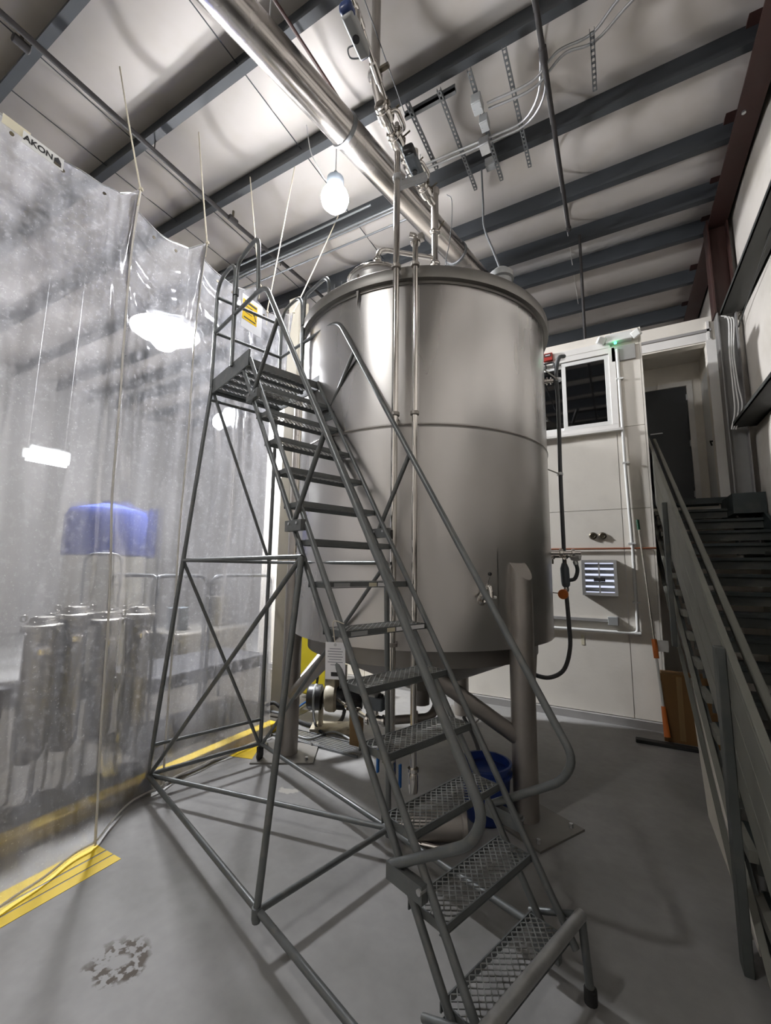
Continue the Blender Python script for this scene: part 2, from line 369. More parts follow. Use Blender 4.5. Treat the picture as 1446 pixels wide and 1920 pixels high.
# left, front and far walls close the hall
struct(MB().box((XL-.1, YF, 0), (XL, YB, 7.1)).build('wall_left', 'hall_dark'))
struct(MB().box((XL, YF-.1, 0), (XR+.2, YF, 7.1)).build('wall_front', 'shell_white'))
struct(MB().box((XL, YB, 0), (XR+.2, YB+.1, 7.1)).build('wall_far', 'hall_dark'))
# right wall: sheeting faced with insulation, girts, column and rafter
wr = struct(MB().box((XR+.06, YF, 0), (XR+.2, YB, 7.05)).build('wall_right', 'shell_white'))
gz = [1.95, 3.66, 5.26, 6.9]
lev = [0]+gz
for k in range(len(lev)-1):
    for y0, y1 in ((-4.5, -2.2), (-2.2, .2), (.2, 2.6), (2.6, 5.1), (5.1, 7.0), (7.0, 10.5)):
        def fn(u, v, y0=y0, y1=y1, k=k):
            z = lev[k]+.05+(lev[k+1]-lev[k]-.07)*v; y = y0+.012+(y1-y0-.024)*u
            return (XR+.05-.06*math.sin(PI*u)**.6*math.sin(PI*v)**.6, y, z)
        MB().grid(fn, 10, 8).build('insulation_panel', 'shell_white', wr)
for z in gz[:-1]:
    MB().box((XR-.2, YF, z), (XR+.06, 6.9, z+.015)).box((XR-.2, YF, z), (XR-.188, 6.9, z+.055)).box((XR+.03, YF, z), (XR+.05, 6.9, z+.2)).build('girt', 'dark_girt', wr)
MB().box((1.36, 6.88, 2.0), (1.375, 7.08, 5.3)).box((1.56, 6.88, 2.0), (1.575, 7.08, 5.3)).box((1.375, 6.97, 2.0), (1.56, 6.985, 5.3)).build('steel_column', 'column_paint', wr)
MB().box((1.34, 6.86, 5.3), (1.36, 7.1, 6.7)).box((1.56, 6.86, 5.3), (1.58, 7.1, 6.7)).box((1.36, 6.97, 5.3), (1.56, 6.99, 6.7)).build('steel_column', 'red_iron', wr)
MB().box((1.36, YF, 6.62), (1.58, YB, 6.64)).box((1.46, YF, 6.64), (1.48, YB, 7.0)).box((1.36, YF, 7.0), (1.58, YB, 7.02)).build('rafter', 'red_iron', wr)
for y in (4.0, 5.2): MB().cyl((1.42, y, 6.6), (1.42, y, 6.62), .02, 8).build('rafter_bolt', 'galvanized', wr)
MB().tube([(1.55, 5.0, 5.3), (1.57, 6.85, 5.02)], .008, 6).build('sag_rod', 'dark_girt', wr)
# back wall of white sheets, with a sliding window
YW = 5.96; CX = .38; ZT = 4.87; WX = -5.9
wb = struct(MB().box((WX, YW+.02, 0), (CX, YW+.12, 3.58)).box((WX, YW+.02, 4.64), (CX, YW+.12, ZT)).box((WX, YW+.02, 3.58), (-1.07, YW+.12, 4.64)).box((.07, YW+.02, 3.58), (CX, YW+.12, 4.64)).build('wall_back', 'trim_white'))
cols = [WX, -4.8, -3.6, -2.3, -1.07, .07, CX]; rows = [.09, 2.54, 3.58, 4.64, ZT]
for i in range(len(cols)-1):
    for j in range(len(rows)-1):
        if abs(cols[i]+1.07) < .01 and j == 2: continue
        MB().box((cols[i]+.004, YW, rows[j]+.003), (cols[i+1]-.004, YW+.02, rows[j+1]-.003)).build('wall_panel', 'wall_white', wb)
MB().box((CX, YW, .09), (CX+.02, YW+1.35, ZT)).build('return_panel', 'wall_white', wb)
struct(MB().box((WX, YW-.05, 0), (CX, YW+.02, .085)).build('baseboard_back', 'column_grey'))
struct(MB().box((WX, YW+.12, 4.78), (CX, YB, 4.84)).build('trim_1', 'column_grey'))     # flat roof of the office behind the wall
w1 = thing('window_1', None, None, (-.5, YW, 3.58), kind='structure')
def frame(x0, x1, z0, z1, y0, y1, w): return MB().box((x0, y0, z0), (x1, y1, z0+w)).box((x0, y0, z1-w), (x1, y1, z1)).box((x0, y0, z0+w), (x0+w, y1, z1-w)).box((x1-w, y0, z0+w), (x1, y1, z1-w))
frame(-1.10, .10, 3.55, 4.66, YW-.03, YW+.06, .075).build('window_frame', 'trim_white', w1, bevel=.004)
sa = frame(-.545, .025, 3.63, 4.575, YW-.012, YW+.03, .05).build('sash', 'white_plastic', w1, bevel=.003)
MB().box((-.495, YW+.008, 3.68), (-.025, YW+.014, 4.525)).build('pane', 'window_glass', sa)
sb = frame(-1.025, -.5, 3.63, 4.575, YW+.03, YW+.06, .05).build('sash', 'white_plastic', w1)
MB().box((-.98, YW+.042, 3.68), (-.545, YW+.048, 4.525)).build('pane', 'window_glass', sb)
MB().box((-1.14, YW-.07, 3.53), (.14, YW, 3.56)).build('window_sill', 'trim_white', w1)
MB().box((-1.13, YW-.035, 4.66), (.05, YW, 4.74)).build('head_trim', 'trim_white', w1)
# stairwell wall with the doorway at the head of the stairs
YD = 7.32; dl, dr, dz0, dz1 = .40, 1.29, 2.80, 5.10
ws = struct(MB().box((.32, YD, 0), (dl, YD+.14, dz1)).box((dr, YD, 0), (XR+.05, YD+.14, dz1)).box((.32, YD, dz1), (XR+.05, YD+.14, 5.5)).box((dl, YD, 0), (dr, YD+.14, dz0-.1)).build('wall_stairwell', 'wall_white'))
MB().box((.36, YD-.03, 5.26), (1.36, YD, 5.30)).build('header_rail', 'column_grey', ws)
MB().box((.36, YD-.02, 5.12), (1.36, YD, 5.25)).build('header_trim', 'trim_white', ws)
MB().box((dr, YD-.02, 2.8), (dr+.22, YD, 5.12)).build('jamb_trim', 'trim_white', ws)
MB().box((dr+.235, YD-.03, 5.13), (dr+.25, YD, 5.4)).box((dr+.02, YD-.03, 5.14), (dr+.05, YD, 5.42)).build('head_bracket', 'trim_white', ws)
struct(MB().box((.32, YD+.14, 2.72), (XR, 8.5, 2.80)).build('trim_2', 'tread_dark'))         # landing floor inside the doorway
struct(MB().box((.28, YD+.14, 2.8), (.36, 8.4, 5.3)).box((1.36, YD+.14, 2.8), (1.44, 8.4, 5.3)).box((.28, YD+.14, 5.3), (1.44, 8.5, 5.36)).build('wall_passage', 'wall_white'))
wp = struct(MB().box((.28, 8.4, 2.8), (.36, 8.5, 5.3)).box((1.24, 8.4, 2.8), (1.44, 8.5, 5.3)).box((.36, 8.4, 4.98), (1.24, 8.5, 5.3)).build('wall_passage_end', 'wall_white'))
d1 = thing('door_1', None, None, (.8, 8.4, 2.8), kind='structure')
MB().box((.44, 8.40, 2.81), (1.16, 8.44, 4.90)).build('door_leaf', 'door_dark', d1, bevel=.004)
MB().box((.36, 8.37, 2.8), (.44, 8.47, 4.98)).box((1.16, 8.37, 2.8), (1.24, 8.47, 4.98)).box((.44, 8.37, 4.90), (1.16, 8.47, 4.98)).build('door_frame', 'trim_white', d1)
MB().box((.60, 8.375, 4.12), (.78, 8.395, 4.135)).build('door_plate', 'galvanized', d1)
for z in (3.0, 3.85, 4.65): MB().cyl((1.155, 8.39, z), (1.155, 8.39, z+.1), .012, 8).build('hinge', 'galvanized', d1)
dh = MB().tube([(1.34, 7.7, 3.72), (1.30, 7.7, 3.72), (1.30, 7.62, 3.64)], .012, 8).build('door_handle', 'black_plastic', d1)
MB().box((1.345, 7.5, 2.82), (1.36, 8.3, 4.85)).build('door_leaf', 'white_plastic', d1)

# ================================================================== STAIRCASE
SX, RISE, RUN = .475, .17, .31
def sy(n): return 7.25-RUN*n
def sz(n): return 2.78-RISE*n
stc = thing('staircase', 'dark grey steel staircase climbing along the right wall to the upper doorway', 'staircase', (1.0, 2.2, 0))
tr = MB().box((SX+.05, sy(1)-.02, sz(1)-.035), (XR-.04, sy(1)+RUN, sz(1))).build('tread', 'tread_dark', stc, bevel=.004)
ri = MB().box((SX+.05, sy(1)+.02, sz(1)-.12), (XR-.04, sy(1)+.035, sz(1)-.035)).build('riser', 'stair_grey', stc)
en = MB().box((SX+.012, sy(1)-.02, sz(1)-.05), (SX+.05, sy(1)+RUN*.9, sz(1)+.004)).build('tread_end', 'rail_grey', stc)
for n in range(2, 17):
    for o in (tr, ri, en): dup(o, stc, (0, -RUN*(n-1), -RISE*(n-1)))
MB().box((SX+.05, 7.2, 2.72), (XR-.04, YD+.02, 2.80)).build('landing', 'tread_dark', stc)
def sloped(x0, x1, d0, d1, ya, yb):
    """band between d0 and d1 above the nosing line from ya to yb"""
    z = lambda y: 2.78+(y-7.25)*RISE/RUN
    return MB().prism([(x0, ya, max(0, z(ya)+d0)), (x0, ya, max(.005, z(ya)+d1)), (x0, yb, z(yb)+d1), (x0, yb, z(yb)+d0)], (x1-x0, 0, 0))
sloped(SX, SX+.03, -.50, -.13, 2.55, 7.25).build('stringer', 'stair_grey', stc)
sloped(SX-.03, SX, -.53, -.50, 2.9, 7.25).build('stringer_flange', 'rail_grey', stc)
sloped(SX-.03, SX, -.16, -.13, 2.3, 7.25).build('stringer_flange', 'rail_grey', stc)
sloped(XR-.04, XR-.01, -.35, .08, 2.3, 7.25).build('stringer', 'tread_dark', stc)
for k in range(3): sloped(SX-.045, SX-.012, .50+.205*k, .698+.205*k, 1.2, 7.15).build('guard_board', 'rail_grey', stc, bevel=.004)
sloped(SX-.045, SX-.012, 1.115, 1.14, 1.2, 7.15).build('cap_board', 'rail_grey', stc, bevel=.004)
sloped(SX+.055, SX+.095, .955, 1.0, 1.2, 7.1).build('handrail', 'rail_grey', stc, bevel=.008)
for y in (1.5, 3.1, 5.0, 6.6): MB().box((SX+.03, y, sz((7.25-y)/RUN)+.90), (SX+.08, y+.03, sz((7.25-y)/RUN)+.93)).build('rail_bracket', 'stair_grey', stc)
for y, z0, z1 in ((2.68, 0, 1.40), (4.78, 1.10, 2.42), (6.40, 2.0, 3.50), (1.5, 0, .75)):
    MB().box((SX-.085, y-.045, z0), (SX-.046, y+.045, z1)).build('post', 'stair_grey', stc, bevel=.004)
MB().prism([(SX+.004, 2.80, 0), (SX+.004, 4.11, 0), (SX+.004, 4.66, .86)], (.022, 0, 0)).build('support_panel', 'wall_white', stc, label='off-white triangular panel under the stringer')
MB().box((XR-.32, 6.6, 2.5), (XR, 7.28, 2.75)).build('landing_block', 'tread_dark', stc)

tag(MB().box((-8.2, -3.5, 0), (-3.48, 5.85, .004)).build('floor_tone', 'dim_floor'), 'added dark sheet dimming the floor behind the clear curtain', 'dark sheet')  # thin dark sheet added to paint the floor dim behind the curtain
# ================================================================== YELLOW CURB AND FLOOR TAPE
MB().box((-3.47, -4, 0), (-3.35, 3.75, .1)).build('curb', 'yellow_paint', bevel=.012); tag(bpy.data.objects['curb'], 'low yellow painted curb running along the foot of the clear curtain', 'curb')
for a, b, lab in ((-2.81, -2.735, 'yellow floor stripe nearest the ladder, outermost of three'), (-2.885, -2.822, 'middle one of three yellow floor stripes by the curtain'), (-3.02, -2.90, 'yellow floor stripe nearest the curb, mostly under the curtain')):
    tag(MB().box((a, -2, 0), (b, 1.73, .002)).build('floor_stripe', 'yellow_tape'), lab, 'floor stripe', 'yellow floor stripes')
tag(MB().prism([(-3.33, 3.05, 0), (-3.05, 3.12, 0), (-3.1, 3.45, 0), (-3.33, 3.4, 0)], (0, 0, .003)).build('floor_stripe', 'yellow_tape'), 'short yellow floor patch at the rear caster of the ladder', 'floor stripe', 'yellow floor stripes')
# ================================================================== TANK
TC = V((-1.78, 4.02, 0)); TR = 1.25
def tp(a, r, z): return V((TC.x+r*math.cos(R(a)), TC.y+r*math.sin(R(a)), z))
tank = thing('storage_tank', 'large round stainless steel tank standing on three pipe legs', 'tank', TC)
MB().lathe([(TR-.012, 1.19), (TR, 1.178), (TR, 2.845), (TR+.004, 2.85), (TR+.004, 2.872), (TR, 2.877), (TR, 4.06), (TR-.02, 4.06)], TC, 96).build('shell', 'tank_steel', tank)
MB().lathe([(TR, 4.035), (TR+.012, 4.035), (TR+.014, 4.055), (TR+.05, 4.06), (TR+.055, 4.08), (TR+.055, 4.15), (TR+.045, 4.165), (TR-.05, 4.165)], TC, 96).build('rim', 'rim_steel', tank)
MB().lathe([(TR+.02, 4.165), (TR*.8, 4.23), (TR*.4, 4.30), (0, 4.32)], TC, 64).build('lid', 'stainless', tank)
MB().lathe([(TR-.02, 1.185), (TR-.14, 1.185), (TR-.14, 1.03), (TR-.18, 1.03), (.55, .80), (.14, .62), (.09, .60), (.09, .46)], TC, 64).build('cone', 'shaded_cone_steel', tank)
MB().lathe([(TR+.001, 2.848), (TR+.009, 2.858), (TR+.001, 2.874)], TC, 96).build('weld_seam', 'leg_steel', tank)
for a in (-67, 140): MB().tube([tp(a, TR+.002, 1.19), tp(a, TR+.002, 4.04)], .003, 6).build('weld_seam', 'tank_steel', tank)
# three legs: pipes welded to the outside of the shell with a mitred top, two braces and a base plate each
for a in (-29.5, 210.5, 90.5):
    c = tp(a, TR+.02, 0); d = (c-TC).normalized(); s = V((-d.y, d.x, 0)); n = 20; r = .09
    vs = []; fs = []
    for j in range(n):
        t = 2*PI*j/n; o = d*(r*math.cos(t))+s*(r*math.sin(t)); vs += [c+o+V((0, 0, .012)), c+o+V((0, 0, 1.80-.55*r*math.cos(t)-.06*math.cos(t)))]
    for j in range(n): k = (j+1) % n; fs.append((2*j, 2*k, 2*k+1, 2*j+1))
    fs += [tuple(2*j for j in range(n-1, -1, -1)), tuple(2*j+1 for j in range(n))]
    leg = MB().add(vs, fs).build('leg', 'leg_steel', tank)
    pl = MB().box((-.27, -.23, 0), (.30, .23, .014)).xf(Matrix.Translation(c) @ Matrix.Rotation(R(a), 4, 'Z')).build('base_plate', 'plate_grey', leg)
    for u, v in ((-.2, -.17), (-.2, .17), (.24, -.17), (.24, .17)):
        p = c+d*u+s*v; MB().cyl(p+V((0, 0, .012)), p+V((0, 0, .04)), .014, 6).build('anchor_bolt', 'galvanized', leg)
    def pf(u, v, a=a): return tp(a-9+18*u, TR+.005, 1.19+.72*v)
    MB().grid(pf, 8, 3).build('pad_plate', 'tank_steel', leg)
    MB().tube([c+V((0, 0, .52)), tp(a-42, TR-.20, 1.10)], .058, 14).build('brace', 'leg_steel', tank)
    MB().tube([c+V((0, 0, .52)), tp(a+42, TR-.20, 1.10)], .058, 14).build('brace', 'leg_steel', tank)
for a in (-90.5, 20, 160):      # lifting lugs on the rim
    c = tp(a, TR+.02, 3.99); d = (c-TC).normalized(); s = V((-d.y, d.x, 0))
    MB().prism([c-s*.05+V((0, 0, .13)), c+s*.05+V((0, 0, .13)), c+s*.05+V((0, 0, .05)), c+V((0, 0, -.09)), c-s*.05+V((0, 0, .05))], d*.05).build('lifting_lug', 'rim_steel', tank)
    MB().tube([c+V((0, 0, .16))-s*.02, c+V((0, 0, .22))-s*.02], .012, 8).build('lug_bolt', 'polished', tank)
mw = MB().lathe([(.26, 4.16), (.26, 4.36), (.275, 4.37), (.275, 4.40), (.2, 4.46), (.1, 4.495), (0, 4.50)], (-1.83, 3.15, 0), 32).build('manway', 'stainless', tank)
MB().tube(arc((-1.83, 3.15, 4.39), .285, 0, 2*PI, (1, 0, 0), (0, 1, 0), 24), .014, 8, closed=False).build('manway_ring', 'polished', mw)
MB().lathe([(.09, 4.16), (.09, 4.33), (.11, 4.34), (.11, 4.39), (.06, 4.44), (0, 4.45)], (-.79, 3.55, 0), 20).build('vent_cap', 'grey_plastic', tank)
# sample valve on the front of the shell
va = math.degrees(math.atan2(3.117-TC.y, -.887-TC.x)); c = tp(va, TR, 1.53); d = (c-TC).normalized(); s = V((-d.y, d.x, 0))
sv = MB().lathe([(.03, -.01), (.03, .02), (.016, .025), (.016, .05), (.034, .055), (.034, .07), (.016, .075), (.016, .10)], c, 16, d).build('sample_valve', 'polished', tank)
MB().tube(spl([c+d*.08, c+d*.14+V((0, 0, .005))+s*.02, c+d*.17+s*.03+V((0, 0, -.05)), c+d*.175+s*.03+V((0, 0, -.10))], 5), .017, 10).build('spout', 'polished', sv)
MB().tube([c+d*.09, c+d*.12+s*.05+V((0, 0, .10))], .005, 6).build('lever', 'polished', sv)
MB().lathe([(0, -.016), (.013, -.009), (.016, 0), (.013, .009), (0, .016)], c+d*.12+s*.05+V((0, 0, .11)), 12).build('lever_knob', 'black_plastic', sv)
MB().tube([c+d*.175+s*.03+V((0, 0, -.09)), c+d*.175+s*.09+V((0, 0, -.10))], .011, 8).build('spigot', 'white_plastic', sv)
# gauge and drain fittings on the right flank
for z, L in ((4.42-.1, .14), (3.6, .09), (1.93, .26)):
    c = tp(20, TR, z); d = V((1, .25, 0)).normalized()
    f = MB().lathe([(.022, 0), (.022, L*.3), (.038, L*.32), (.038, L*.42), (.018, L*.45), (.018, L*.7), (.036, L*.72), (.036, L*.8), (.02, L*.82), (.02, L)], tp(8, TR-.01, z), 14, d)
    if z < 4.1: f.build('side_fitting', 'polished', tank)
# ------------------------------------------------------------------ the two rinse pipes standing before the tank
def stand_pipe(x, y, z0, z1, r, lab, top):
    t = thing('stand_pipe', lab, 'pipe', (x, y, z0), group='stand pipes before the tank')
    MB().cyl((x, y, z0), (x, y, z1), r, 20).build('pipe', 'polished', t)
    for z in (4.10, 1.24, 2.9):
        if z < z1: MB().lathe([(r, -.012), (r+.012, -.012), (r+.012, .012), (r, .012)], (x, y, z), 16).build('pipe_clip', 'leg_steel', t)
        if z < z1: MB().bar((x, y, z), tp(math.degrees(math.atan2(y-TC.y, x-TC.x)), TR-.02, z), .02, .008).build('clip_arm', 'leg_steel', t)
    MB().lathe([(r, 0), (r+.016, 0), (r+.016, .02), (r, .02)], (x, y, z0+.10), 16).build('clamp', 'polished', t)
    b = MB().lathe([(r+.008, -.03), (r+.012, 0), (r+.012, .06), (r+.006, .09)], (x, y, z0), 16).build('butterfly_valve', 'polished', t)
    hx = -.035
    MB().box((x+hx-.045, y-.06, z0+.0), (x+hx-.03, y-.035, z0+.145)).build('valve_handle', 'blue_handle', t, bevel=.004)
    if top:
        e = MB().tube(rnd([(x, y, z1-.01), (x, y, z1+.05), (x-.04, y-.02, z1+.06)], .03), r, 12).build('tee', 'polished', t)
        MB().lathe([(r+.004, 0), (r+.018, 0), (r+.018, .016), (r+.004, .016)], (x, y, z1-.02), 16).build('clamp', 'polished', t)
        MB().box((x+.03, y-.02, z1-.01), (x+.07, y+.02, z1+.04)).build('clamp_nut', 'polished', t)
    return t
stand_pipe(-1.405, 2.69, .42, 5.12, .025, 'taller stainless pipe standing upright in front of the tank', 0)
stand_pipe(-1.262, 2.735, .34, 4.30, .021, 'shorter stainless pipe just right of the tall one, ending above the rim', 1)

# ================================================================== ROLLING LADDER
TH = R(19.2); LM = Matrix.Rotation(-TH, 4, 'Z')
def lw(u, v, z): return LM @ V((u, v, z))
lo = lw(-2.35, 1.6, 0)
lad = thing('rolling_ladder', 'tall grey rolling safety ladder with thirteen mesh steps and a railed platform', 'ladder', lo, -TH)
TUB = .0165
def lt(name, pts, r=TUB, rr=0, m='ladder_grey', par=None, n=10):
    p = [lw(*q) for q in pts]
    if rr: p = rnd(p, rr)
    return MB().tube(p, r, n).build(name, m, par or lad)
VL, VR = 1.325, 1.955; VBL, VBR = 1.05, 2.0
def uf(z): return -.80-.162*(z+.014)/.242      # front edge of the steps
def ub(z): return uf(z)-.155
# stringers: a pair of tubes on each side
for v in (VL, VR):
    lt('stringer', [(uf(.19), v, .19), (uf(3.40), v, 3.40)])
    lt('stringer', [(ub(.1), v, .12), (ub(3.38), v, 3.38)])
# steps: expanded metal in a channel frame
def mesh_panel(m, u0, u1, v0, v1, z, pu=.034, pv=.037, w=.0042, h=.004):
    """diamond mesh made of crossing flat strands, clipped to a rectangle (ladder axes)"""
    for sg in (1, -1):
        sl = sg*pv/pu; k = -60
        c0 = v0-abs(sl)*(u1-u0)-pv if sg > 0 else v0-pv
        c1 = v1+pv if sg > 0 else v1+abs(sl)*(u1-u0)+pv
        c = c0
        while c < c1:
            # line v = c + sl*(u-u0)
            ua, ub_ = u0, u1
            for lim, lo_ in ((v0, 1), (v1, 0)):
                ux = u0+(lim-c)/sl
                if (sl > 0) == bool(lo_): ua = max(ua, ux)
                else: ub_ = min(ub_, ux)
            if ub_-ua > .004: m.bar((ua, c+sl*(ua-u0), z), (ub_, c+sl*(ub_-u0), z), w, h)
            c += pv
    return m
def step_meshes():
    z1 = .242*1-.014; a, b = uf(z1), ub(z1)
    fr = MB().box((a-.006, VL, z1-.026), (a, VR, z1+.002)).box((b-.025, VL, z1-.032), (b-.019, VR, z1+.002)).box((b-.02, VL+.012, z1-.032), (a, VL+.018, z1)).box((b-.02, VR-.018, z1-.032), (a, VR-.012, z1)).box((a-.02, VL, z1-.032), (a, VR, z1-.028)).xf(LM)
    ms = mesh_panel(MB(), b-.02, a-.004, VL+.016, VR-.016, z1-.002).xf(LM)
    return fr, ms
fr, ms = step_meshes()
s1 = fr.build('step', 'ladder_grey', lad); g1 = ms.build('step_mesh', 'tread_mesh', s1)
for k in range(2, 14):
    L0 = V((-.162*(k-1), 0, .242*(k-1))); dup(s1, lad, L0)
for k in (6, 7): # printed labels on the step fronts
    z = .242*k-.014; a = uf(z)+.001
    for i, (v0, v1, m) in enumerate(((VL+.05, VL+.16, 'grey_plastic'), (VL+.30, VL+.36, 'cream_label'), (VL+.37, VL+(.44 if k == 7 else .60), 'paper'))):
        MB().box((a, v0, z-.026), (a+.001, v1, z-.004)).xf(LM).build('step_label', m, lad)
# platform
PZ = 3.40; PU0, PU1 = -3.86, -3.08
pf = MB().box((PU0, VL-.02, PZ-.06), (PU0+.01, VR+.02, PZ)).box((PU1-.01, VL-.02, PZ-.06), (PU1, VR+.02, PZ)).box((PU0, VL-.02, PZ-.06), (PU1, VL-.008, PZ)).box((PU0, VR+.008, PZ-.06), (PU1, VR+.02, PZ)).xf(LM).build('platform_frame', 'ladder_grey', lad)
nb = 6; w = (PU1-PU0-.02)/nb
a = PU0+.01
pk = MB().box((a+.004, VL, PZ-.03), (a+.012, VR, PZ)).box((a+w-.012, VL, PZ-.03), (a+w-.004, VR, PZ))
pk = pk.xf(LM).build('platform_plank', 'ladder_grey', lad)
mesh_panel(MB(), a+.01, a+w-.01, VL, VR, PZ-.004, .034, .04, .007).xf(LM).build('plank_mesh', 'tread_mesh', pk)
for k in range(1, nb): dup(pk, lad, V((w*k, 0, 0)))
for v in (VL-.02, VR+.008): MB().box((PU0, v, PZ), (PU1, v+.012, PZ+.075)).xf(LM).build('toe_board', 'ladder_grey', lad)
# guard rails, gate hoops and hand rails
for v in (VL-.025, VR+.025):
    lt('guard_hoop', [(PU0, v, PZ), (PU0-.02, v, 4.46), (-3.47, v, 4.47), (-3.40, v, 3.44)], rr=.16)
    lt('gate_hoop', [(-3.42, v, 3.72), (-3.42, v, 4.42), (-3.01, v, 4.42), (-2.96, v, 3.90)], rr=.10)
    lt('mid_rail', [(PU0, v, 3.94), (-2.93, v, 3.90)])
    hr = lt('hand_rail', [(-3.0, v, 3.905), (-2.82, v, 3.87), (-.92, v, .93), (-.98, v, .82), (-1.37, v, .575)], .019, .10)
    MB().cyl(lw(-3.42, v, 4.10), lw(-3.42, v, 4.16), .026, 10).build('clamp_sleeve', 'ladder_grey', lad)
    for za, zb in ((3.05, 3.52), (2.02, 2.53)):
        ua = ub(za)+.05; ubb = -2.82+(3.87-zb)*(1.90/2.94)
        lt('rail_strut', [(ua, v, za), (ubb, v, zb)], .0155)
        MB().box((ub(za)-.02, v-.018, za-.045), (uf(za)+.01, v+.018, za+.02)).xf(LM).build('strut_bracket', 'ladder_grey', lad)
        for du in (.03, .12): MB().cyl(lw(ub(za)+du, v-.024, za), lw(ub(za)+du, v+.024, za), .009, 8).build('bolt', 'galvanized', lad)
    MB().box((ub(.6)-.02, v-.018, .525), (uf(.6)+.02, v+.018, .59)).xf(LM).build('strut_bracket', 'ladder_grey', lad)
    MB().cyl(lw(uf(.6)+.01, v-.026, .57), lw(uf(.6)+.01, v+.026, .57), .012, 8).build('bolt', 'galvanized', lad)
lt('rear_rail', [(PU0, VL-.025, 4.30), (PU0, VR+.025, 4.30)]); lt('rear_rail', [(PU0, VL-.025, 3.94), (PU0, VR+.025, 3.94)])
# tower legs and braces
A0, B0 = (PU0, VBL-.02, .12), (PU0, VBR-.03, .12); A1, B1 = (PU0, VL-.02, PZ), (PU0, VR+.01, PZ)
def along(p, q, z): t = (z-p[2])/(q[2]-p[2]); return tuple(p[i]+(q[i]-p[i])*t for i in range(3))
Am, Bm = along(A0, A1, 1.81), along(B0, B1, 1.81)
K0, K1 = (-2.05, VBL+.02, .15), (-2.13, VL-.04, 1.82); Q0, Q1 = (-2.12, VBR-.02, .13), (-2.18, VR+.03, 1.80)
for nm, a, b in (('tower_leg', A0, A1), ('tower_leg', B0, B1), ('tower_leg', K0, K1), ('tower_leg', Q0, Q1)): lt(nm, [a, b], .018)
for a, b in ((Am, K1), (Bm, Q1), (Am, Bm), (along(A0, A1, 3.28), along(B0, B1, 3.28)), (A1, Bm), (Am, B0), (A0, K1), (B0, Q1), (along(A0, A1, .36), along(B0, B1, .36))): lt('tower_brace', [a, b], .0145)
FL, FR = (-.80, VBL+.06, .15), (-1.08, VR+.03, .15)
for a, b in ((A0, FL), (B0, FR), (A0, B0), (A0, Q0), (K0, Q0)): lt('base_tube', [(a[0], a[1], .15), (b[0], b[1], .15)], .017)
lt('base_tube', [(FL[0], FL[1], .15), (uf(.15)-.0, VL, .15)], .017)
# casters at the rear, feet and locking bar at the front
for p in (A0, B0, K0, Q0):
    q = lw(p[0], p[1], 0)
    if p in (A0, B0):
        ca = MB().box((-.014, -.03, .07), (.014, .03, .125)).xf(Matrix.Translation(q)).build('caster', 'black_plastic', lad)
        MB().lathe([(.012, -.012), (.042, -.014), (.047, -.008), (.047, .008), (.042, .014), (.012, .012)], q+V((0, 0, .047)), 20, (1, .3, 0)).build('wheel', 'rubber', ca)
    else: MB().lathe([(.02, .105), (.024, .12), (.024, .17)], q, 10).build('leg_socket', 'ladder_grey', lad)
lt('lock_bar', [(-.925, VL-.06, .31), (-.925, VR+.035, .31)], .024, m='ladder_worn')
for v in (VL-.06, VR+.035):
    ft = lt('foot', [(-.925, v, .31), (-.90, v, .035)], .017)
    MB().lathe([(.026, 0), (.026, .05), (.018, .055)], lw(-.90, v, 0), 12).build('rubber_tip', 'rubber', ft)
    lt('lock_arm', [(-.925, v, .31), (ub(.3), v, .20)], .014)
for v in (VL, VR): MB().box((ub(.2)-.03, v-.016, .09), (ub(.2)+.09, v+.016, .19)).xf(LM).build('foot_bracket', 'ladder_grey', lad)
# inspection tag hanging from the left stringer
tgp = lw(uf(1.45)+.015, VL, 1.47)
tg = thing('paper_tag', 'white printed paper tag hanging on the ladder by a loop', 'tag', tgp-V((.03, 0, .34)))
c = tgp+V((-.05, .0, -.085)); n = V((.33, -.94, 0)).normalized(); sx_ = V((.94, .33, 0)); sz_ = V((.03, 0, -1)).normalized()
MB().prism([c-sx_*.052, c+sx_*.052, c+sx_*.052+sz_*.18, c-sx_*.052+sz_*.18], n*.001).build('sheet', 'paper', tg)
MB().tube(spl([tgp+V((0, 0, .01)), tgp+V((-.05, -.02, .02)), tgp+V((-.06, 0, -.05)), c+sz_*.012]), .0025, 6).build('loop', 'cord', tg)
for i, wd in enumerate((.06, .078, .07, .08, .066, .078, .05)):
    q = c+sz_*(.03+.013*i)+n*.0012-sx_*.0; MB().prism([q-sx_*wd/2, q+sx_*wd/2, q+sx_*wd/2+sz_*.004, q-sx_*wd/2+sz_*.004], n*.0004).build('print_line', 'grey_ink', tg)
q = c+sz_*.145+n*.0012; MB().prism([q-sx_*.022, q+sx_*.022, q+sx_*.022+sz_*.02, q-sx_*.022+sz_*.02], n*.0005).build('print_block', 'ink', tg)
MB().lathe([(.004, 0), (.008, 0), (.008, .001), (.004, .001)], c+sz_*.012+n*.001, 12, n).build('eyelet', 'galvanized', tg)
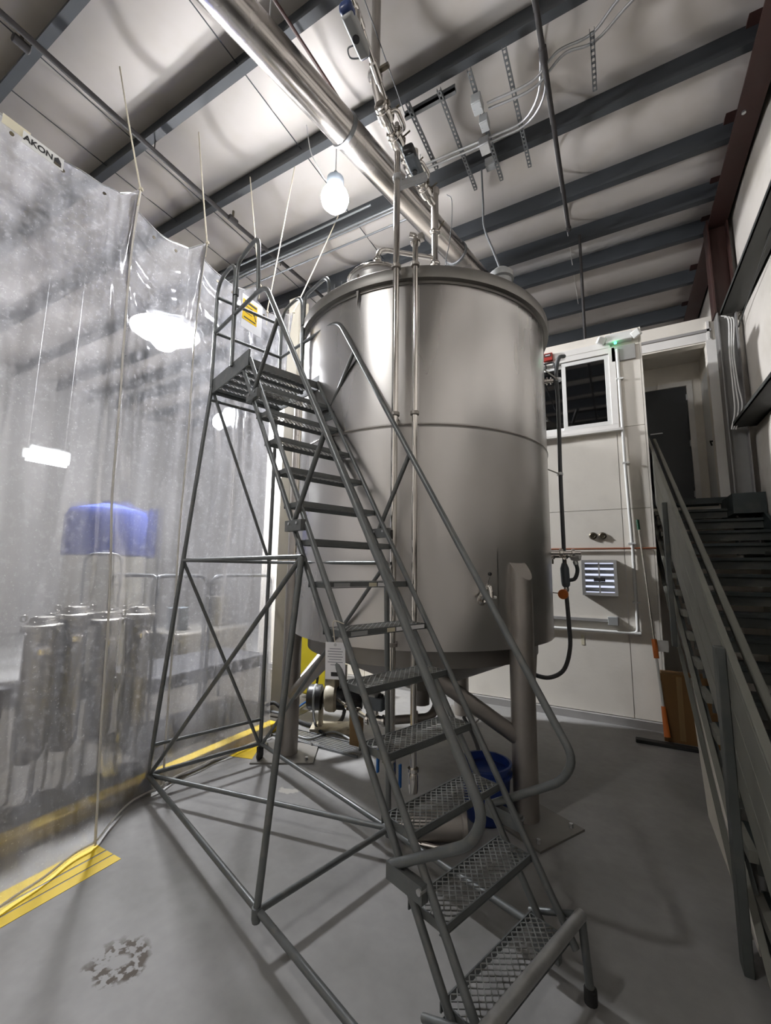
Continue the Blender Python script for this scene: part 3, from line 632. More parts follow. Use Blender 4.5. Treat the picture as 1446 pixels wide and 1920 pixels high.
# ================================================================== CLEAR CURTAIN
TIES = [-1.0, .42, 1.707, 2.343, 3.02, 3.56]
def lerp_t(tab, y):
    if y <= tab[0][0]: return tab[0][1]
    for (a, b), (c, d) in zip(tab, tab[1:]):
        if y <= c: t = (y-a)/(c-a); t = t*t*(3-2*t)*.5+t*.5; return b+(d-b)*t
    return tab[-1][1]
XB = [(-1.6, -2.75), (1.0, -2.80), (1.3, -2.87), (1.67, -2.99), (2.12, -3.26), (2.5, -3.31), (2.9, -3.31), (3.37, -3.28), (3.6, -3.31)]
def ctop(y):
    z = 4.75
    for a, b in zip(TIES, TIES[1:]):
        if a <= y <= b: z = 4.765-.11*math.sin(PI*(y-a)/(b-a))*min(1, (b-a)/.6)
    return z
def cpt(y, t):
    zt = ctop(y); z = .015+(zt-.015)*t; xb = lerp_t(XB, y)
    x = xb+(-3.40-xb)*t**.8
    amp = .35+.65*math.sin(PI*min(1, t*1.05))
    x += amp*(.030*math.sin(5.1*y+.8*t)+.022*math.sin(11.3*y+1.7+1.2*t)+.012*math.sin(24*y+2.2*math.sin(3*t)))*(1 if t > .04 else t/.04)
    for k, ty in enumerate(TIES):     # pleats falling from each tie
        w = .05+.14*(1-t); g = math.exp(-((y-ty)/w)**2); x += .07*g*(.25+.75*t**2)*math.cos((y-ty)/w*3.0)
        g2 = math.exp(-((y-ty+.35*(1-t))/(.05+.1*(1-t)))**2); x += .045*g2*t**1.5
        for sg in (-1, 1): x += .05*math.exp(-((y-ty-sg*(.015+.16*(1-t)))/(.022+.05*(1-t)))**2)*t**3
    x += .02*math.sin(3.2*z+2*y)*t*(1-t)*3
    m_ = min(range(len(TIES)-1), key=lambda q: abs((TIES[q]+TIES[q+1])/2-y)); ym = (TIES[m_]+TIES[m_+1])/2; hw = (TIES[m_+1]-TIES[m_])/2
    k_ = max(0, min(1, (t-.55)/.35)); x += .020*k_*math.sin(22*(z-.55*((y-ym)/hw)**2*hw))*max(0, 1-((y-ym)/hw)**4)     # swags hanging between the ties
    f = 7.5*y+1.1*math.sin(1.7*z)+.6*math.sin(4.1*y); x += .022*(abs(math.sin(f))**.6)*math.sin(PI*min(1, .1+t*.9))
    return V((x, y, z))
CY0, CY1 = -1.6, 3.58
cur = thing('vinyl_curtain', 'wrinkled clear vinyl curtain hung from cords on the left', 'curtain', (-3.3, 1.5, 0))
MB().grid(lambda u, v: cpt(CY0+(CY1-CY0)*u, v), 430, 90).build('sheet', 'clear_vinyl', cur, ang=180)
MB().tube([cpt(CY0+(CY1-CY0)*i/120, 1) for i in range(121)], .006, 6).build('top_hem', 'galvanized', cur)
MB().tube([cpt(CY0+(CY1-CY0)*i/120, .004)+V((.004, 0, .004)) for i in range(121)], .007, 6).build('bottom_hem', 'soft_vinyl', cur)
for y in (1.707, 2.36): MB().tube([cpt(y+.0*t, t/40)+V((.004, 0, 0)) for t in range(41)], .008, 6).build('sheet_seam', 'soft_vinyl', cur)
for y in (.95, 1.25, 1.53, 1.95, 2.15, 2.6, 2.8, 3.25, 3.45):
    p = cpt(y, .985); MB().lathe([(.006, 0), (.014, 0), (.014, .004), (.006, .004)], p, 12, (1, 0, 0)).build('grommet', 'brass_dark', cur)
def on_sheet(px, py):
    p = at(px, py, x=-3.36)
    for _ in range(4): t = max(0, min(1, (p.z-.015)/(ctop(p.y)-.015))); p = at(px, py, x=cpt(p.y, t).x+.03)
    return p
# maker's label and blank strip near the top edge
lb = on_sheet(82, 284)
MB().box((lb.x, lb.y-.12, lb.z-.045), (lb.x+.002, lb.y+.12, lb.z+.045)).build('maker_label', 'white_plastic', cur, label='white printed label near the top edge')
TM = Matrix(((0, 0, 1, lb.x+.003), (1, 0, 0, lb.y-.03), (0, 1, 0, lb.z), (0, 0, 0, 1)))
text_mesh('label_text', 'AKON', .058, TM, 'ink', cur, bold=.0015)
MB().prism([(lb.x+.003, lb.y+.062, lb.z-.03), (lb.x+.003, lb.y+.105, lb.z-.03), (lb.x+.003, lb.y+.105, lb.z), (lb.x+.003, lb.y+.084, lb.z+.03), (lb.x+.003, lb.y+.062, lb.z+.01)], (.001, 0, 0)).build('label_emblem', 'ink', cur)
MB().prism([(lb.x+.0035, lb.y+.066, lb.z-.032), (lb.x+.0035, lb.y+.10, lb.z-.032), (lb.x+.0035, lb.y+.10, lb.z-.018), (lb.x+.0035, lb.y+.066, lb.z-.014)], (.001, 0, 0)).build('label_emblem', 'brass_dark', cur)
l2 = on_sheet(31, 240); MB().box((l2.x, l2.y-.075, l2.z-.035), (l2.x+.002, l2.y+.075, l2.z+.035)).build('blank_label', 'cream_label', cur, label='cream blank label strip')
# warning notice taped to the curtain
sg = on_sheet(474, 592); nx = V((1, 0, 0))
sign = thing('warning_sign', 'yellow warning notice on a white sheet taped to the curtain behind the ladder platform', 'sign', sg-V((0, 0, .2)))
MB().box((sg.x, sg.y-.15, sg.z-.19), (sg.x+.002, sg.y+.13, sg.z+.17)).build('sheet', 'paper', sign)
MB().box((sg.x+.002, sg.y-.14, sg.z-.10), (sg.x+.004, sg.y+.055, sg.z+.12)).build('yellow_panel', 'amber_sign', sign)
MB().box((sg.x+.004, sg.y-.12, sg.z+.085), (sg.x+.0045, sg.y+.045, sg.z+.108)).build('print_bar', 'ink', sign)
for i, (a, b) in enumerate(((-.11, -.01), (-.12, -.03), (-.10, -.01))): MB().box((sg.x+.004, sg.y+a, sg.z+.05-.035*i), (sg.x+.0045, sg.y+b, sg.z+.058-.035*i)).build('print_line', 'ink', sign)
MB().box((sg.x+.004, sg.y-.12, sg.z-.08), (sg.x+.0045, sg.y+.04, sg.z-.066)).build('print_line', 'ink', sign)
MB().bar((sg.x+.0045, sg.y-.0, sg.z+.05), (sg.x+.0045, sg.y+.045, sg.z-.05), .012, .001, (1, 0, 0)).bar((sg.x+.0045, sg.y+.035, sg.z+.03), (sg.x+.0045, sg.y+.005, sg.z-.0), .012, .001, (1, 0, 0)).build('pictogram', 'ink', sign)
# cords from the purlins to the ties
tops = [(-.3, .37), (-4.28, 1.90), (-4.05, 2.88), (-3.28, 3.5), (-3.2, 4.6)]
for (y, (tx, ty), lab) in ((1.707, (-4.2, 1.9), 'pale cord tied to the curtain nearest the camera'), (2.343, (-4.05, 2.72), 'pale cord rising from the second curtain tie'),
                           (3.02, (-3.95, 3.42), 'thin pale cord behind the left rail of the ladder platform'), (3.3, (-3.30, 3.55), 'long pale cord passing behind the top of the ladder handrail'), (3.56, (-3.2, 4.4), 'rightmost pale cord, beside the far end of the curtain')):
    p = cpt(y, 1); top = V((tx, ty, 6.80))
    c = thing('tie_cord', lab, 'cord', p, group='cords holding the curtain')
    MB().tube([p+(top-p)*(i/8)+V((0, 0, -.02*math.sin(PI*i/8))) for i in range(9)], .007, 6).build('rope', 'cord', c)
    MB().lathe([(0, -.02), (.015, -.012), (.018, 0), (.012, .014), (0, .02)], p+V((.005, 0, .0)), 8).build('knot', 'cord', c)
    MB().tube(spl([p, p+V((.03, -.02, -.06)), p+V((.035, -.03, -.18))]), .004, 5).build('cord_end', 'cord', c)

# ================================================================== LAMPS
def high_bay(c, m, lab, wire, k=1.0, dome=False):
    c = V(c); t = thing('high_bay_lamp', lab, 'lamp', c-V((0, 0, .13*k)), group='high bay lamps')
    MB().lathe([(0, -.13*k), (.07*k, -.11*k), (.115*k, -.06*k), (.13*k, 0), (.115*k, .05*k), (.07*k, .09*k)], c, 24).build('lens', m, t)
    MB().lathe([(.075*k, .085*k), (.08*k, .10*k), (.08*k, .20*k), (.055*k, .22*k), (.02, .24*k), (.02, .28*k)], c, 20).build('housing', 'slate_plastic', t)
    if dome: MB().lathe([(.085*k, .13*k), (.2*k, .10*k), (.27*k, .05*k), (.28*k, .04*k), (.265*k, .045*k), (.195*k, .09*k), (.085*k, .12*k)], c, 28).build('added_uplight_shield', 'galvanized', t)  # dome added to keep the lamp's light off the ceiling
    MB().tube([c+V((0, 0, .27*k)), V((c.x, c.y, 6.93))], .005, 6).build('hanger', 'galvanized', t)
    if wire: MB().tube(spl([V(p) for p in wire]), .006, 6).build('power_cord', 'white_plastic', t)
    return t
L1 = at(628, 372, z=5.7)
high_bay(L1, 'lamp_main', 'brightly glowing lamp hanging over the tank below the roof', [at(575, 235, z=6.85), at(583, 285, z=6.4), at(600, 320, z=6.15), at(612, 338, z=6.02), L1+V((0, 0, .27))], 1.15)
high_bay((-6.5, 4.07, 5.6), 'lamp_side', 'bright lamp shining through the clear curtain from behind', None, 1.9, True)
high_bay((-2.45, -.75, 5.9), 'lamp_hall', 'domed lamp hanging over the open floor left of the camera', None, 1.3, True)
g3 = at(87, 862, x=-6.4)
t = thing('strip_light', 'short white strip light glowing behind the left part of the curtain', 'lamp', g3-V((0, 0, .1)))
MB().box((g3.x-.05, g3.y-.26, g3.z-.02), (g3.x+.0, g3.y+.26, g3.z+.10)).build('housing', 'white_plastic', t)
for dy in (-.2, .2): MB().tube([(g3.x-.025, g3.y+dy, g3.z+.1), (g3.x-.025, g3.y+dy, 6.93)], .005, 6).build('hanger', 'galvanized', t)
MB().box((g3.x, g3.y-.22, g3.z-.06), (g3.x+.04, g3.y+.22, g3.z+.08)).build('diffuser', 'tube_light', t)
g2 = at(412, 790, y=5.9)
t = thing('wall_lamp', 'round wall lamp glowing behind the curtain near the ladder tower', 'lamp', g2-V((0, 0, .15)))
MB().lathe([(.2, 0), (.2, .04), (.17, .05)], g2+V((0, .05, 0)), 20, (0, -1, 0)).build('base', 'grey_plastic', t)
MB().lathe([(.17, .04), (.16, .10), (.1, .15), (0, .17)], g2+V((0, .05, 0)), 20, (0, -1, 0)).build('diffuser', 'tube_light', t)

# ================================================================== UNDER THE ROOF: duct, sprinkler lines, struts, conduit
da, db = at(425, 0, z=6.12), at(860, 480, z=6.12); dv = (db-da).normalized(); D0 = da-dv*3.0; D1 = db+dv*2.6
duct = thing('exhaust_duct', 'shiny stainless exhaust duct crossing below the roof', 'duct', (D0+D1)/2)
L = (D1-D0).length; j0 = (at(640, 250, z=6.12)-D0).dot(dv); n = 0
cuts = [0, j0-4.4, j0-2.2, j0, j0+2.15, L]
for a, b in zip(cuts, cuts[1:]):
    if b-a > .2: MB().cyl(D0+dv*(a+.004), D0+dv*(b-.004), .155, 40).build('duct_section', 'duct_steel', duct)
for a in cuts[1:-1]: MB().lathe([(.155, -.022), (.168, -.018), (.168, .018), (.155, .022)], D0+dv*a, 40, dv).build('joint_band', 'strut_grey', duct)
for a in (j0-.9, j0+1.3):
    p = D0+dv*a; MB().tube([p+V((0, 0, .15)), p+V((0, 0, .85))], .006, 6).build('hanger_rod', 'galvanized', duct)
def pipe_run(name, lab, cat, pts, r, m, fit=(), clampz=None):
    t = thing(name, lab, cat, pts[0]); MB().tube(pts, r, 12).build('pipe', m, t)
    for p, d in fit: MB().lathe([(r, -.07), (r*1.45, -.06), (r*1.45, .06), (r, .07)], p, 12, d).build('coupling', m, t)
    return t
SP = 6.6
t = pipe_run('sprinkler_pipe', 'thin dark sprinkler pipe running past the curtain top below the roof', 'pipe', [V((-4.6, -4.4, SP)), V((-4.53, 3.6, SP)), V((-4.4, 5.9, SP))], .028, 'pipe_dark', [(at(40, 82, z=SP), (0, 1, 0)), (at(437, 412, z=SP), (0, 1, 0))])
for p in (at(40, 78, z=SP), at(437, 408, z=SP)): MB().cyl(p, p+V((0, 0, .10)), .016, 8).build('sprinkler_head', 'brass_dark', t)
for y in (.37, 2.52, 4.67): MB().tube([(-4.56, y, SP+.02), (-4.56, y, 6.76)], .008, 6).build('hanger', 'pipe_dark', t)
t = pipe_run('sprinkler_pipe', 'thin dark sprinkler pipe hanging right of the tank, ending in a cap', 'pipe', [V((-.37, -4.4, SP)), V((-.37, 6.0, SP))], .026, 'pipe_dark', [(V((-.37, 3.66, SP)), (0, 1, 0))])
MB().lathe([(.034, 0), (.036, .05), (.02, .07)], (-.37, 5.97, SP), 12, (0, 1, 0)).build('end_cap', 'pipe_dark', t)
MB().cyl((-.37, 3.70, SP), (-.37, 3.70, SP+.09), .015, 8).build('sprinkler_head', 'brass_dark', t)
for y in (2.52, 5.69): MB().tube([(-.37, y, SP+.02), (-.37, y, 6.76)], .008, 6).build('hanger', 'pipe_dark', t)
a = at(515, 0, z=6.66); b = at(656, 217, z=6.66); xm = (a.x+b.x)/2
pipe_run('branch_pipe', 'thin dark red pipe running beside the duct under the roof', 'pipe', [V((a.x+(a.x-b.x)*1.5, a.y+(a.y-b.y)*1.5, 6.66)), V((b.x, b.y, 6.66)), V((b.x-(a.x-b.x)*1.5, b.y-(a.y-b.y)*1.5, 6.66))], .016, 'red_iron')
def strut(x, y0, y1, z, lab):
    """slotted channel"""
    m = MB().box((x-.021, y0, z), (x-.017, y1, z+.041)).box((x+.017, y0, z), (x+.021, y1, z+.041))
    n = int((y1-y0)/.05); 
    for i in range(n):
        a = y0+(y1-y0)*(i+.2)/n; b = y0+(y1-y0)*(i+.75)/n
        m.box((x-.017, b, z), (x+.017, y0+(y1-y0)*(i+1.2)/n if i < n-1 else y1, z+.004))
    m.box((x-.017, y0, z), (x+.017, y0+(y1-y0)*.2/n, z+.004)).box((x-.017, y0, z), (x-.010, y1, z+.004)).box((x+.010, y0, z), (x+.017, y1, z+.004))
    return tag(m.build('strut_channel', 'strut_grey'), lab, 'strut', 'slotted struts below the purlins')
for x, y0, y1, lab in ((-1.70, 3.45, 4.30, 'slotted strut nearest the valve manifold under the roof'), (-1.362, 3.50, 4.80, 'second slotted strut, left of the two junction boxes'), (-1.035, 3.48, 4.82, 'slotted strut carrying two grey junction boxes'),
                       (-.69, 3.46, 4.80, 'slotted strut just left of the capped sprinkler pipe'), (.045, 3.70, 4.25, 'short slotted strut alone right of the sprinkler pipe')):
    strut(x, y0, y1, 6.62, lab)
tag(MB().box((-1.80, 3.60, 6.66), (-1.22, 3.64, 6.70)).box((-1.80, 3.60, 6.66), (-1.22, 3.604, 6.74)).build('strut_channel', 'strut_grey'), 'short strut lying crosswise beside the purlin above the manifold', 'strut', 'slotted struts below the purlins')
def conduit(lab, pts, r=.013, m='galvanized', cat='conduit', name='conduit'):
    return tag(MB().tube(pts, r, 10).build(name, m), lab, cat, 'conduit runs')
ZC1 = 6.585
conduit('lower of two bright conduits crossing the struts', rnd([(-1.95, 4.19, ZC1), (-.62, 4.25, ZC1), (-.40, 4.05, ZC1), (-.36, 3.75, ZC1+.1)], .2))
conduit('upper of two bright conduits crossing the struts', rnd([(-1.95, 4.13, ZC1), (-.64, 4.20, ZC1), (-.45, 4.0, ZC1), (-.40, 3.72, ZC1+.1)], .2))
conduit('conduit from the junction box to the right wall end', spl([(-.95, 3.82, ZC1), (-.5, 3.83, ZC1), (-.25, 3.75, ZC1+.08), (.05, 3.78, ZC1+.12), (.4, 3.6, 6.73), (1.3, 3.62, 6.74)]))
conduit('second conduit from the junction box running right', spl([(-.95, 3.88, ZC1), (-.5, 3.90, ZC1), (-.2, 3.80, ZC1+.08), (.08, 3.84, ZC1+.10), (.5, 3.66, 6.72), (1.3, 3.66, 6.74)]))
def jbox(c, s, lab, m='grey_plastic'):
    c = V(c); t = thing('junction_box', lab, 'electrical box', c-V((0, 0, s[2])), group='junction boxes')
    MB().box(c-V(s), c+V(s)).build('box', m, t, bevel=.006)
    MB().box(c+V((-s[0]*.9, -s[1]*1.06, -s[2]*.9)), c+V((s[0]*.9, -s[1], s[2]*.9))).build('cover', m, t)
    MB().box(c+V((-s[0]*.9, -s[1]*.9, -s[2]*1.1)), c+V((s[0]*.9, s[1]*.9, -s[2]))).build('cover', m, t)
    for a in (-.7, .7): MB().cyl(c+V((a*s[0], 0, -s[2]*1.1)), c+V((a*s[0], 0, -s[2]*1.16)), .006, 6).build('screw', 'galvanized', t)
jbox((-1.035, 3.76, 6.56), (.05, .07, .055), 'grey junction box on the strut where two conduits start')
jbox((-1.02, 3.98, 6.56), (.045, .06, .05), 'small grey junction box below the upper box on the same strut')
jbox((-1.08, 4.21, 6.54), (.055, .07, .05), 'bright metal junction box on the pair of conduits', 'galvanized')
jbox((-1.12, 4.62, 6.72), (.06, .05, .05), 'grey junction box on the purlin with a hanging cable')
t = conduit('grey cable hanging from the roof to the tank lid', spl([at(903, 318, y=4.5), at(906, 380, y=4.45), at(908, 425, y=4.1), at(925, 470, y=3.75), (-.79, 3.55, 4.44)]), .011, 'hose_grey', 'cable', 'cable')
xx = at(836, 495, y=3.5); t = conduit('thin cable looping down right of the valve manifold', spl([at(838, 365, y=3.6), at(847, 375, y=3.6), at(847, 420, y=3.55), at(842, 460, y=3.5), at(836, 495, y=3.5), (xx.x, 3.5, 4.2)]), .004, 'hose_grey', 'cable', 'cable')
for i, (pa, pb) in enumerate((((385, 545), (742, 388)), ((400, 540), (745, 398)), ((430, 545), (760, 420)), ((420, 500), (690, 400)))):
    a = at(*pa, z=6.35); b = at(*pb, z=6.35); y = (a.y+b.y)/2
    conduit(['foremost of the thin conduits behind the lamp', 'second thin conduit behind the lamp', 'rearmost thin conduit behind the lamp', 'thin conduit crossing close above the lamp'][i], [(a.x-.3, y, 6.35), (b.x+.1, y, 6.35)], .014, 'strut_grey')
tag(MB().box((-3.6, 5.62, 6.30), (-1.8, 5.66, 6.34)).box((-3.6, 5.56, 6.30), (-1.8, 5.57, 6.345)).build('strut_channel', 'galvanized'), 'galvanized strut behind the lamp along the purlin', 'strut', 'slotted struts below the purlins')
jbox((-2.55, 5.60, 6.22), (.09, .06, .07), 'grey junction box under the lamp by the purlin', 'grey_plastic')
for x in (-4.15, -4.0): tag(MB().tube([(x, 5.6, 4.9), (x, 5.6, 6.75)], .012, 8).build('hanger_rod', 'strut_grey'), 'left vertical rod hanging behind the ladder top' if x < -4.1 else 'right vertical rod hanging behind the ladder top', 'rod', 'hanging rods')
# strut across the rinse pipe and valve manifold
ms = thing('strut_channel', 'bright short strut bracing the tall stand pipe above the tank', 'strut', at(745, 350, y=2.80), group='slotted struts below the purlins')
a = at(747, 350, y=2.76); b = at(800, 330, y=2.85); MB().bar(a, b, .045, .045).build('channel', 'galvanized', ms)
MB().lathe([(.024, -.02), (.036, -.02), (.036, .02), (.024, .02)], (-1.405, 2.69, a.z), 14).build('pipe_clamp', 'galvanized', ms)
ZM = 5.25
def mp(px, py, z=ZM): return at(px, py, z=z)
man = thing('valve_manifold', 'polished stainless manifold of valves and clamps above the tank', 'manifold', mp(800, 360))
def chain(pts, r, par=man, m='polished'):
    MB().tube(pts, r, 14).build('tube', m, par)
def ferrule(p, d, r):
    f = MB().lathe([(r, -.022), (r+.016, -.014), (r+.02, 0), (r+.016, .014), (r, .022)], p, 16, d).build('clamp', 'polished', man)
    s = V(d).cross(V((0, 0, 1))).normalized(); MB().cyl(V(p)+s*(r+.02)-V((0, 0, .012)), V(p)+s*(r+.02)+V((0, 0, .03)), .008, 8).build('wing_nut', 'brass_dark', f)
P = [mp(713, 195), mp(735, 245), mp(757, 290), mp(790, 345), mp(808, 378)]
for a, b in zip(P, P[1:]):
    d = (b-a).normalized(); chain([a, b], .034)
    for t in (.08, .55): ferrule(a+(b-a)*t, d, .036)
for i in (0, 1, 2, 3):       # valve bodies, bonnets and by-pass bends
    p = P[i]*.6+P[i+1]*.4; d = (P[i+1]-P[i]).normalized(); s = d.cross(V((0, 0, 1))).normalized()
    MB().lathe([(.036, -.06), (.058, -.045), (.062, 0), (.058, .045), (.036, .06)], p, 18, d).build('valve_body', 'polished', man)
    MB().lathe([(.026, 0), (.026, .05), (.042, .055), (.042, .075), (.02, .08), (.02, .13)], p+V((0, 0, .03)), 14).build('valve_bonnet', 'leg_steel', man)
    if i in (0, 2): MB().tube(rnd([p+s*.04, p+s*.10, p+s*.10+d*.16, p+s*.03+d*.16], .04), .018, 10).build('bypass_bend', 'polished', man)
    MB().tube([p+s*.05, p+s*.12+V((0, 0, .03))], .007, 6).build('lever', 'brass_dark', man)
e = P[4]; foot = V((e.x+.02, e.y+.05, 4.18))
chain(rnd([e, e+V((.02, .05, -.02)), foot], .05), .030)
for z in (4.24, 4.62, 4.95): ferrule(V((foot.x, foot.y, z)), (0, 0, 1), .03)
MB().tube([V((foot.x, foot.y, 4.95))+V((.03, 0, 0)), V((foot.x+.1, foot.y-.02, 5.02))], .006, 6).build('lever', 'brass_dark', man)
up0 = V((foot.x, foot.y, 4.95)); chain([up0, up0+V((0, 0, .42))], .035, m='leg_steel')
MB().lathe([(.035, 0), (.045, .02), (.045, .06), (0, .07)], up0+V((0, 0, .40)), 14).build('cap', 'leg_steel', man)
# cross tube to the manway valve
q0 = V((foot.x, foot.y, 4.68)); q1 = V((-1.83, 3.12, 4.74))
chain(rnd([q0, q1, q1+V((0, 0, -.26))], .1), .022)
for z in (4.62, 4.55): ferrule(V((q1.x, q1.y, z)), (0, 0, 1), .022)
MB().tube([q1+V((0, 0, -.14)), q1+V((-.17, -.02, -.20))], .007, 8).build('valve_lever', 'polished', man)
MB().lathe([(0, -.015), (.014, 0), (0, .015)], q1+V((-.175, -.02, -.20)), 10).build('lever_knob', 'blue_handle', man)
# actuators
def actuator(c, d, lab, L, w, h, top, body):
    c = V(c); d = V(d).normalized(); t = thing('valve_actuator', lab, 'actuator', c, group='valve actuators')
    MB().bar(c-d*L*.5, c+d*L*.5, w, h).build('body', body, t, bevel=.014)
    MB().bar(c-d*L*.62, c-d*L*.28, w*1.1, h*.8, c=h*.1).build('motor_cover', top, t, bevel=.02)
    MB().bar(c+d*L*.42, c+d*L*.54, w*.9, h*.7).build('end_cover', top, t, bevel=.01)
    s = d.cross(V((0, 0, 1))).normalized()
    MB().cyl(c-V((0, 0, h*.5)), c-V((0, 0, h*.5+.012)), .022, 12).build('indicator', 'ink', t)
    MB().cyl(c+V((0, 0, h*.5)), c+V((0, 0, h*.5+.10)), .03, 12).build('coupling', 'polished', t)
    MB().tube(spl([c-s*w*.5+d*.05, c-s*(w*.5+.05)+d*.05, c-s*(w*.5+.06)+d*.10, c-s*w*.5+d*.13]), .005, 6).build('cable_loop', 'hose_grey', t)
dm = (P[1]-P[0]).normalized()
actuator(at(668, 62, z=5.12), dm, 'grey actuator with a blue motor cover high above the ladder', .25, .075, .085, 'navy', 'grey_plastic')
actuator(at(778, 312, z=5.12), dm, 'dark slate actuator in the middle of the valve manifold', .28, .085, .10, 'black_plastic', 'slate_plastic')
# feed lines: a rigid drop from the roof and a tube running toward the camera
fp = P[0]; t = thing('feed_pipe', 'stainless drop pipe coming down from the roof to the manifold', 'pipe', fp)
MB().tube(rnd([(fp.x-.02, fp.y-.05, 6.9), (fp.x-.02, fp.y-.05, 5.42), fp], .12), .036, 14).build('pipe', 'leg_steel', t)
for z in (5.45, 6.25): MB().lathe([(.036, -.02), (.056, -.012), (.056, .012), (.036, .02)], (fp.x-.02, fp.y-.05, z), 14).build('clamp', 'polished', t)
for z in (5.47, 6.28): MB().box((fp.x+.03, fp.y-.07, z-.012), (fp.x+.10, fp.y-.04, z+.012)).build('clamp_bolt', 'brass_dark', t)
a = P[0]+V((.03, .06, .03)); b = at(640, -60, z=5.3); t = pipe_run('feed_pipe', 'slim stainless tube running overhead toward the camera', 'pipe', [a, b+(b-a)*.25], .020, 'polished', [(a+(b-a)*.3, (b-a)), (a+(b-a)*.7, (b-a))])
a2 = at(760, 215, z=5.7); b2 = at(705, 60, z=5.7)
tag(MB().tube([a2, b2+(b2-a2)*.8], .005, 6).build('cable', 'hose_grey'), 'thin straight cable beside the overhead feed tube', 'cable', 'conduit runs')
# ================================================================== ON THE BACK WALL
def wpt(px, py, y=YW-.0): return at(px, py, y=y)
# gas heater louvre
h0, h1 = wpt(1090, 1050, YW-.10), wpt(1160, 1118, YW-.10)
t = thing('wall_vent', 'galvanized louvred wall vent with bright light behind its slats', 'vent', ((h0.x+h1.x)/2, YW, h1.z))
x0, x1, z0, z1 = h0.x, h1.x, h1.z, h0.z
frame(x0, x1, z0, z1, YW-.12, YW, .035).build('vent_frame', 'galvanized', t)
MB().box((x0+.03, YW-.01, z0+.03), (x1-.03, YW-.004, z1-.03)).build('light_panel', 'heater_glow', t)
nl = 5
for i in range(nl):
    z = z0+.035+(z1-z0-.07)*(i+.5)/nl
    MB().box((x0+.03, -.012, -.022), (x1-.03, .012, .022), Matrix.Translation((0, YW-.07, z)) @ Matrix.Rotation(R(38), 4, 'X')).build('slat', 'galvanized', t)
MB().box((x0+.13, YW-.115, z0+.17), (x1-.13, YW-.10, z0+.21)).build('name_plate', 'ink', t)
MB().box(((x0+x1)/2-.008, YW-.10, z0+.03), ((x0+x1)/2+.008, YW-.085, z1-.03)).build('vent_mullion', 'galvanized', t)
# two round knock-out plugs
for px, lab in ((1112, 'left round dark plug set in the white wall'), (1130, 'right round dark plug set in the white wall')):
    p = wpt(px, 1005); t = thing('wall_plug', lab, 'plug', p-V((0, 0, .045)), group='round plugs in the wall')
    MB().lathe([(.045, 0), (.045, .02), (.03, .03), (.022, .018), (0, .018)], p, 20, (0, -1, 0)).build('cap', 'brass_dark', t)
    for a in range(4): MB().cyl(p+V((.03*math.cos(a*PI/2), -.02, .03*math.sin(a*PI/2))), p+V((.03*math.cos(a*PI/2), -.032, .03*math.sin(a*PI/2))), .007, 6).build('stud', 'brass_dark', t)
# horizontal rust-red line
zr = wpt(1130, 1029).z
tag(MB().tube([(-3.2, YW-.03, zr), (.40, YW-.03, zr)], .012, 8).build('wall_pipe', 'copper_pipe'), 'thin rust red pipe running level along the white wall', 'pipe')
# white conduit with an elbow down to a box
a, b, c = wpt(1157, 655, YW-.03), wpt(1197, 1188, YW-.03), wpt(1035, 1170, YW-.03)
t = thing('wall_conduit', 'white conduit dropping down the wall beside the window', 'conduit', (b.x, YW, b.z))
MB().tube(rnd([a, V((a.x+.01, a.y, 3.0)), V((b.x, b.y, 2.0)), V((b.x, b.y, b.z)), V((c.x-1.2, c.y, b.z))], .06), .019, 10).build('pipe', 'white_plastic', t)
for z in (4.2, 3.1, 2.1, 1.4): MB().box((a.x-.035+(b.x-a.x)*(4.66-z)/3.6, YW-.05, z), (a.x+.045+(b.x-a.x)*(4.66-z)/3.6, YW-.0, z+.02)).build('strap', 'white_plastic', t)
MB().lathe([(.026, -.03), (.026, .03)], V((b.x, b.y, b.z)), 10, (1, 0, 0)).build('elbow', 'white_plastic', t)
zb = wpt(1150, 1165).z
t = thing('junction_box', 'small grey box at the end of a wall duct below the vent', 'electrical box', (wpt(1150, 1165).x, YW, zb-.05), group='junction boxes')
p = wpt(1150, 1164); MB().box((p.x-.055, YW-.07, p.z-.05), (p.x+.055, YW, p.z+.05)).build('box', 'grey_plastic', t, bevel=.005); MB().box((p.x-.05, YW-.075, p.z-.045), (p.x+.05, YW-.07, p.z+.045)).build('cover', 'grey_plastic', t)
tag(MB().box((-3.0, YW-.045, p.z-.02), (p.x-.055, YW, p.z+.02)).build('wire_duct', 'column_grey', bevel=.004), 'grey wire duct running level along the wall to a small box', 'duct')
p = wpt(1093, 1198); tag(MB().box((p.x-.018, YW-.004, p.z-.07), (p.x+.018, YW, p.z+.05)).build('paper_strip', 'cream_label'), 'small tan strip stuck to the wall under the conduit', 'strip')
# emergency light and grey box above it
e = wpt(1152, 645, YW-.06)
t = thing('emergency_light', 'white emergency light with two heads and a green lamp over the window', 'emergency light', (e.x+.05, YW, e.z))
MB().box((e.x-.10, YW-.09, e.z+.02), (e.x+.20, YW, e.z+.13)).build('body', 'white_plastic', t, bevel=.01)
for dx in (-.10, .20):
    MB().box((-.05, -.05, -.045), (.05, .03, .045), Matrix.Translation((e.x+dx+(-.05 if dx < 0 else .05), YW-.07, e.z+.075)) @ Matrix.Rotation(R(25 if dx < 0 else -25), 4, 'Z') @ Matrix.Rotation(R(20 if dx < 0 else -20), 4, 'Y') @ Matrix.Rotation(R(25), 4, 'X')).build('lamp_head', 'white_plastic', t, bevel=.012)
MB().lathe([(0, -.018), (.014, -.01), (.018, 0), (.014, .01), (0, .018)], wpt(1154, 643, YW-.10), 12).build('indicator', 'led_green', t)
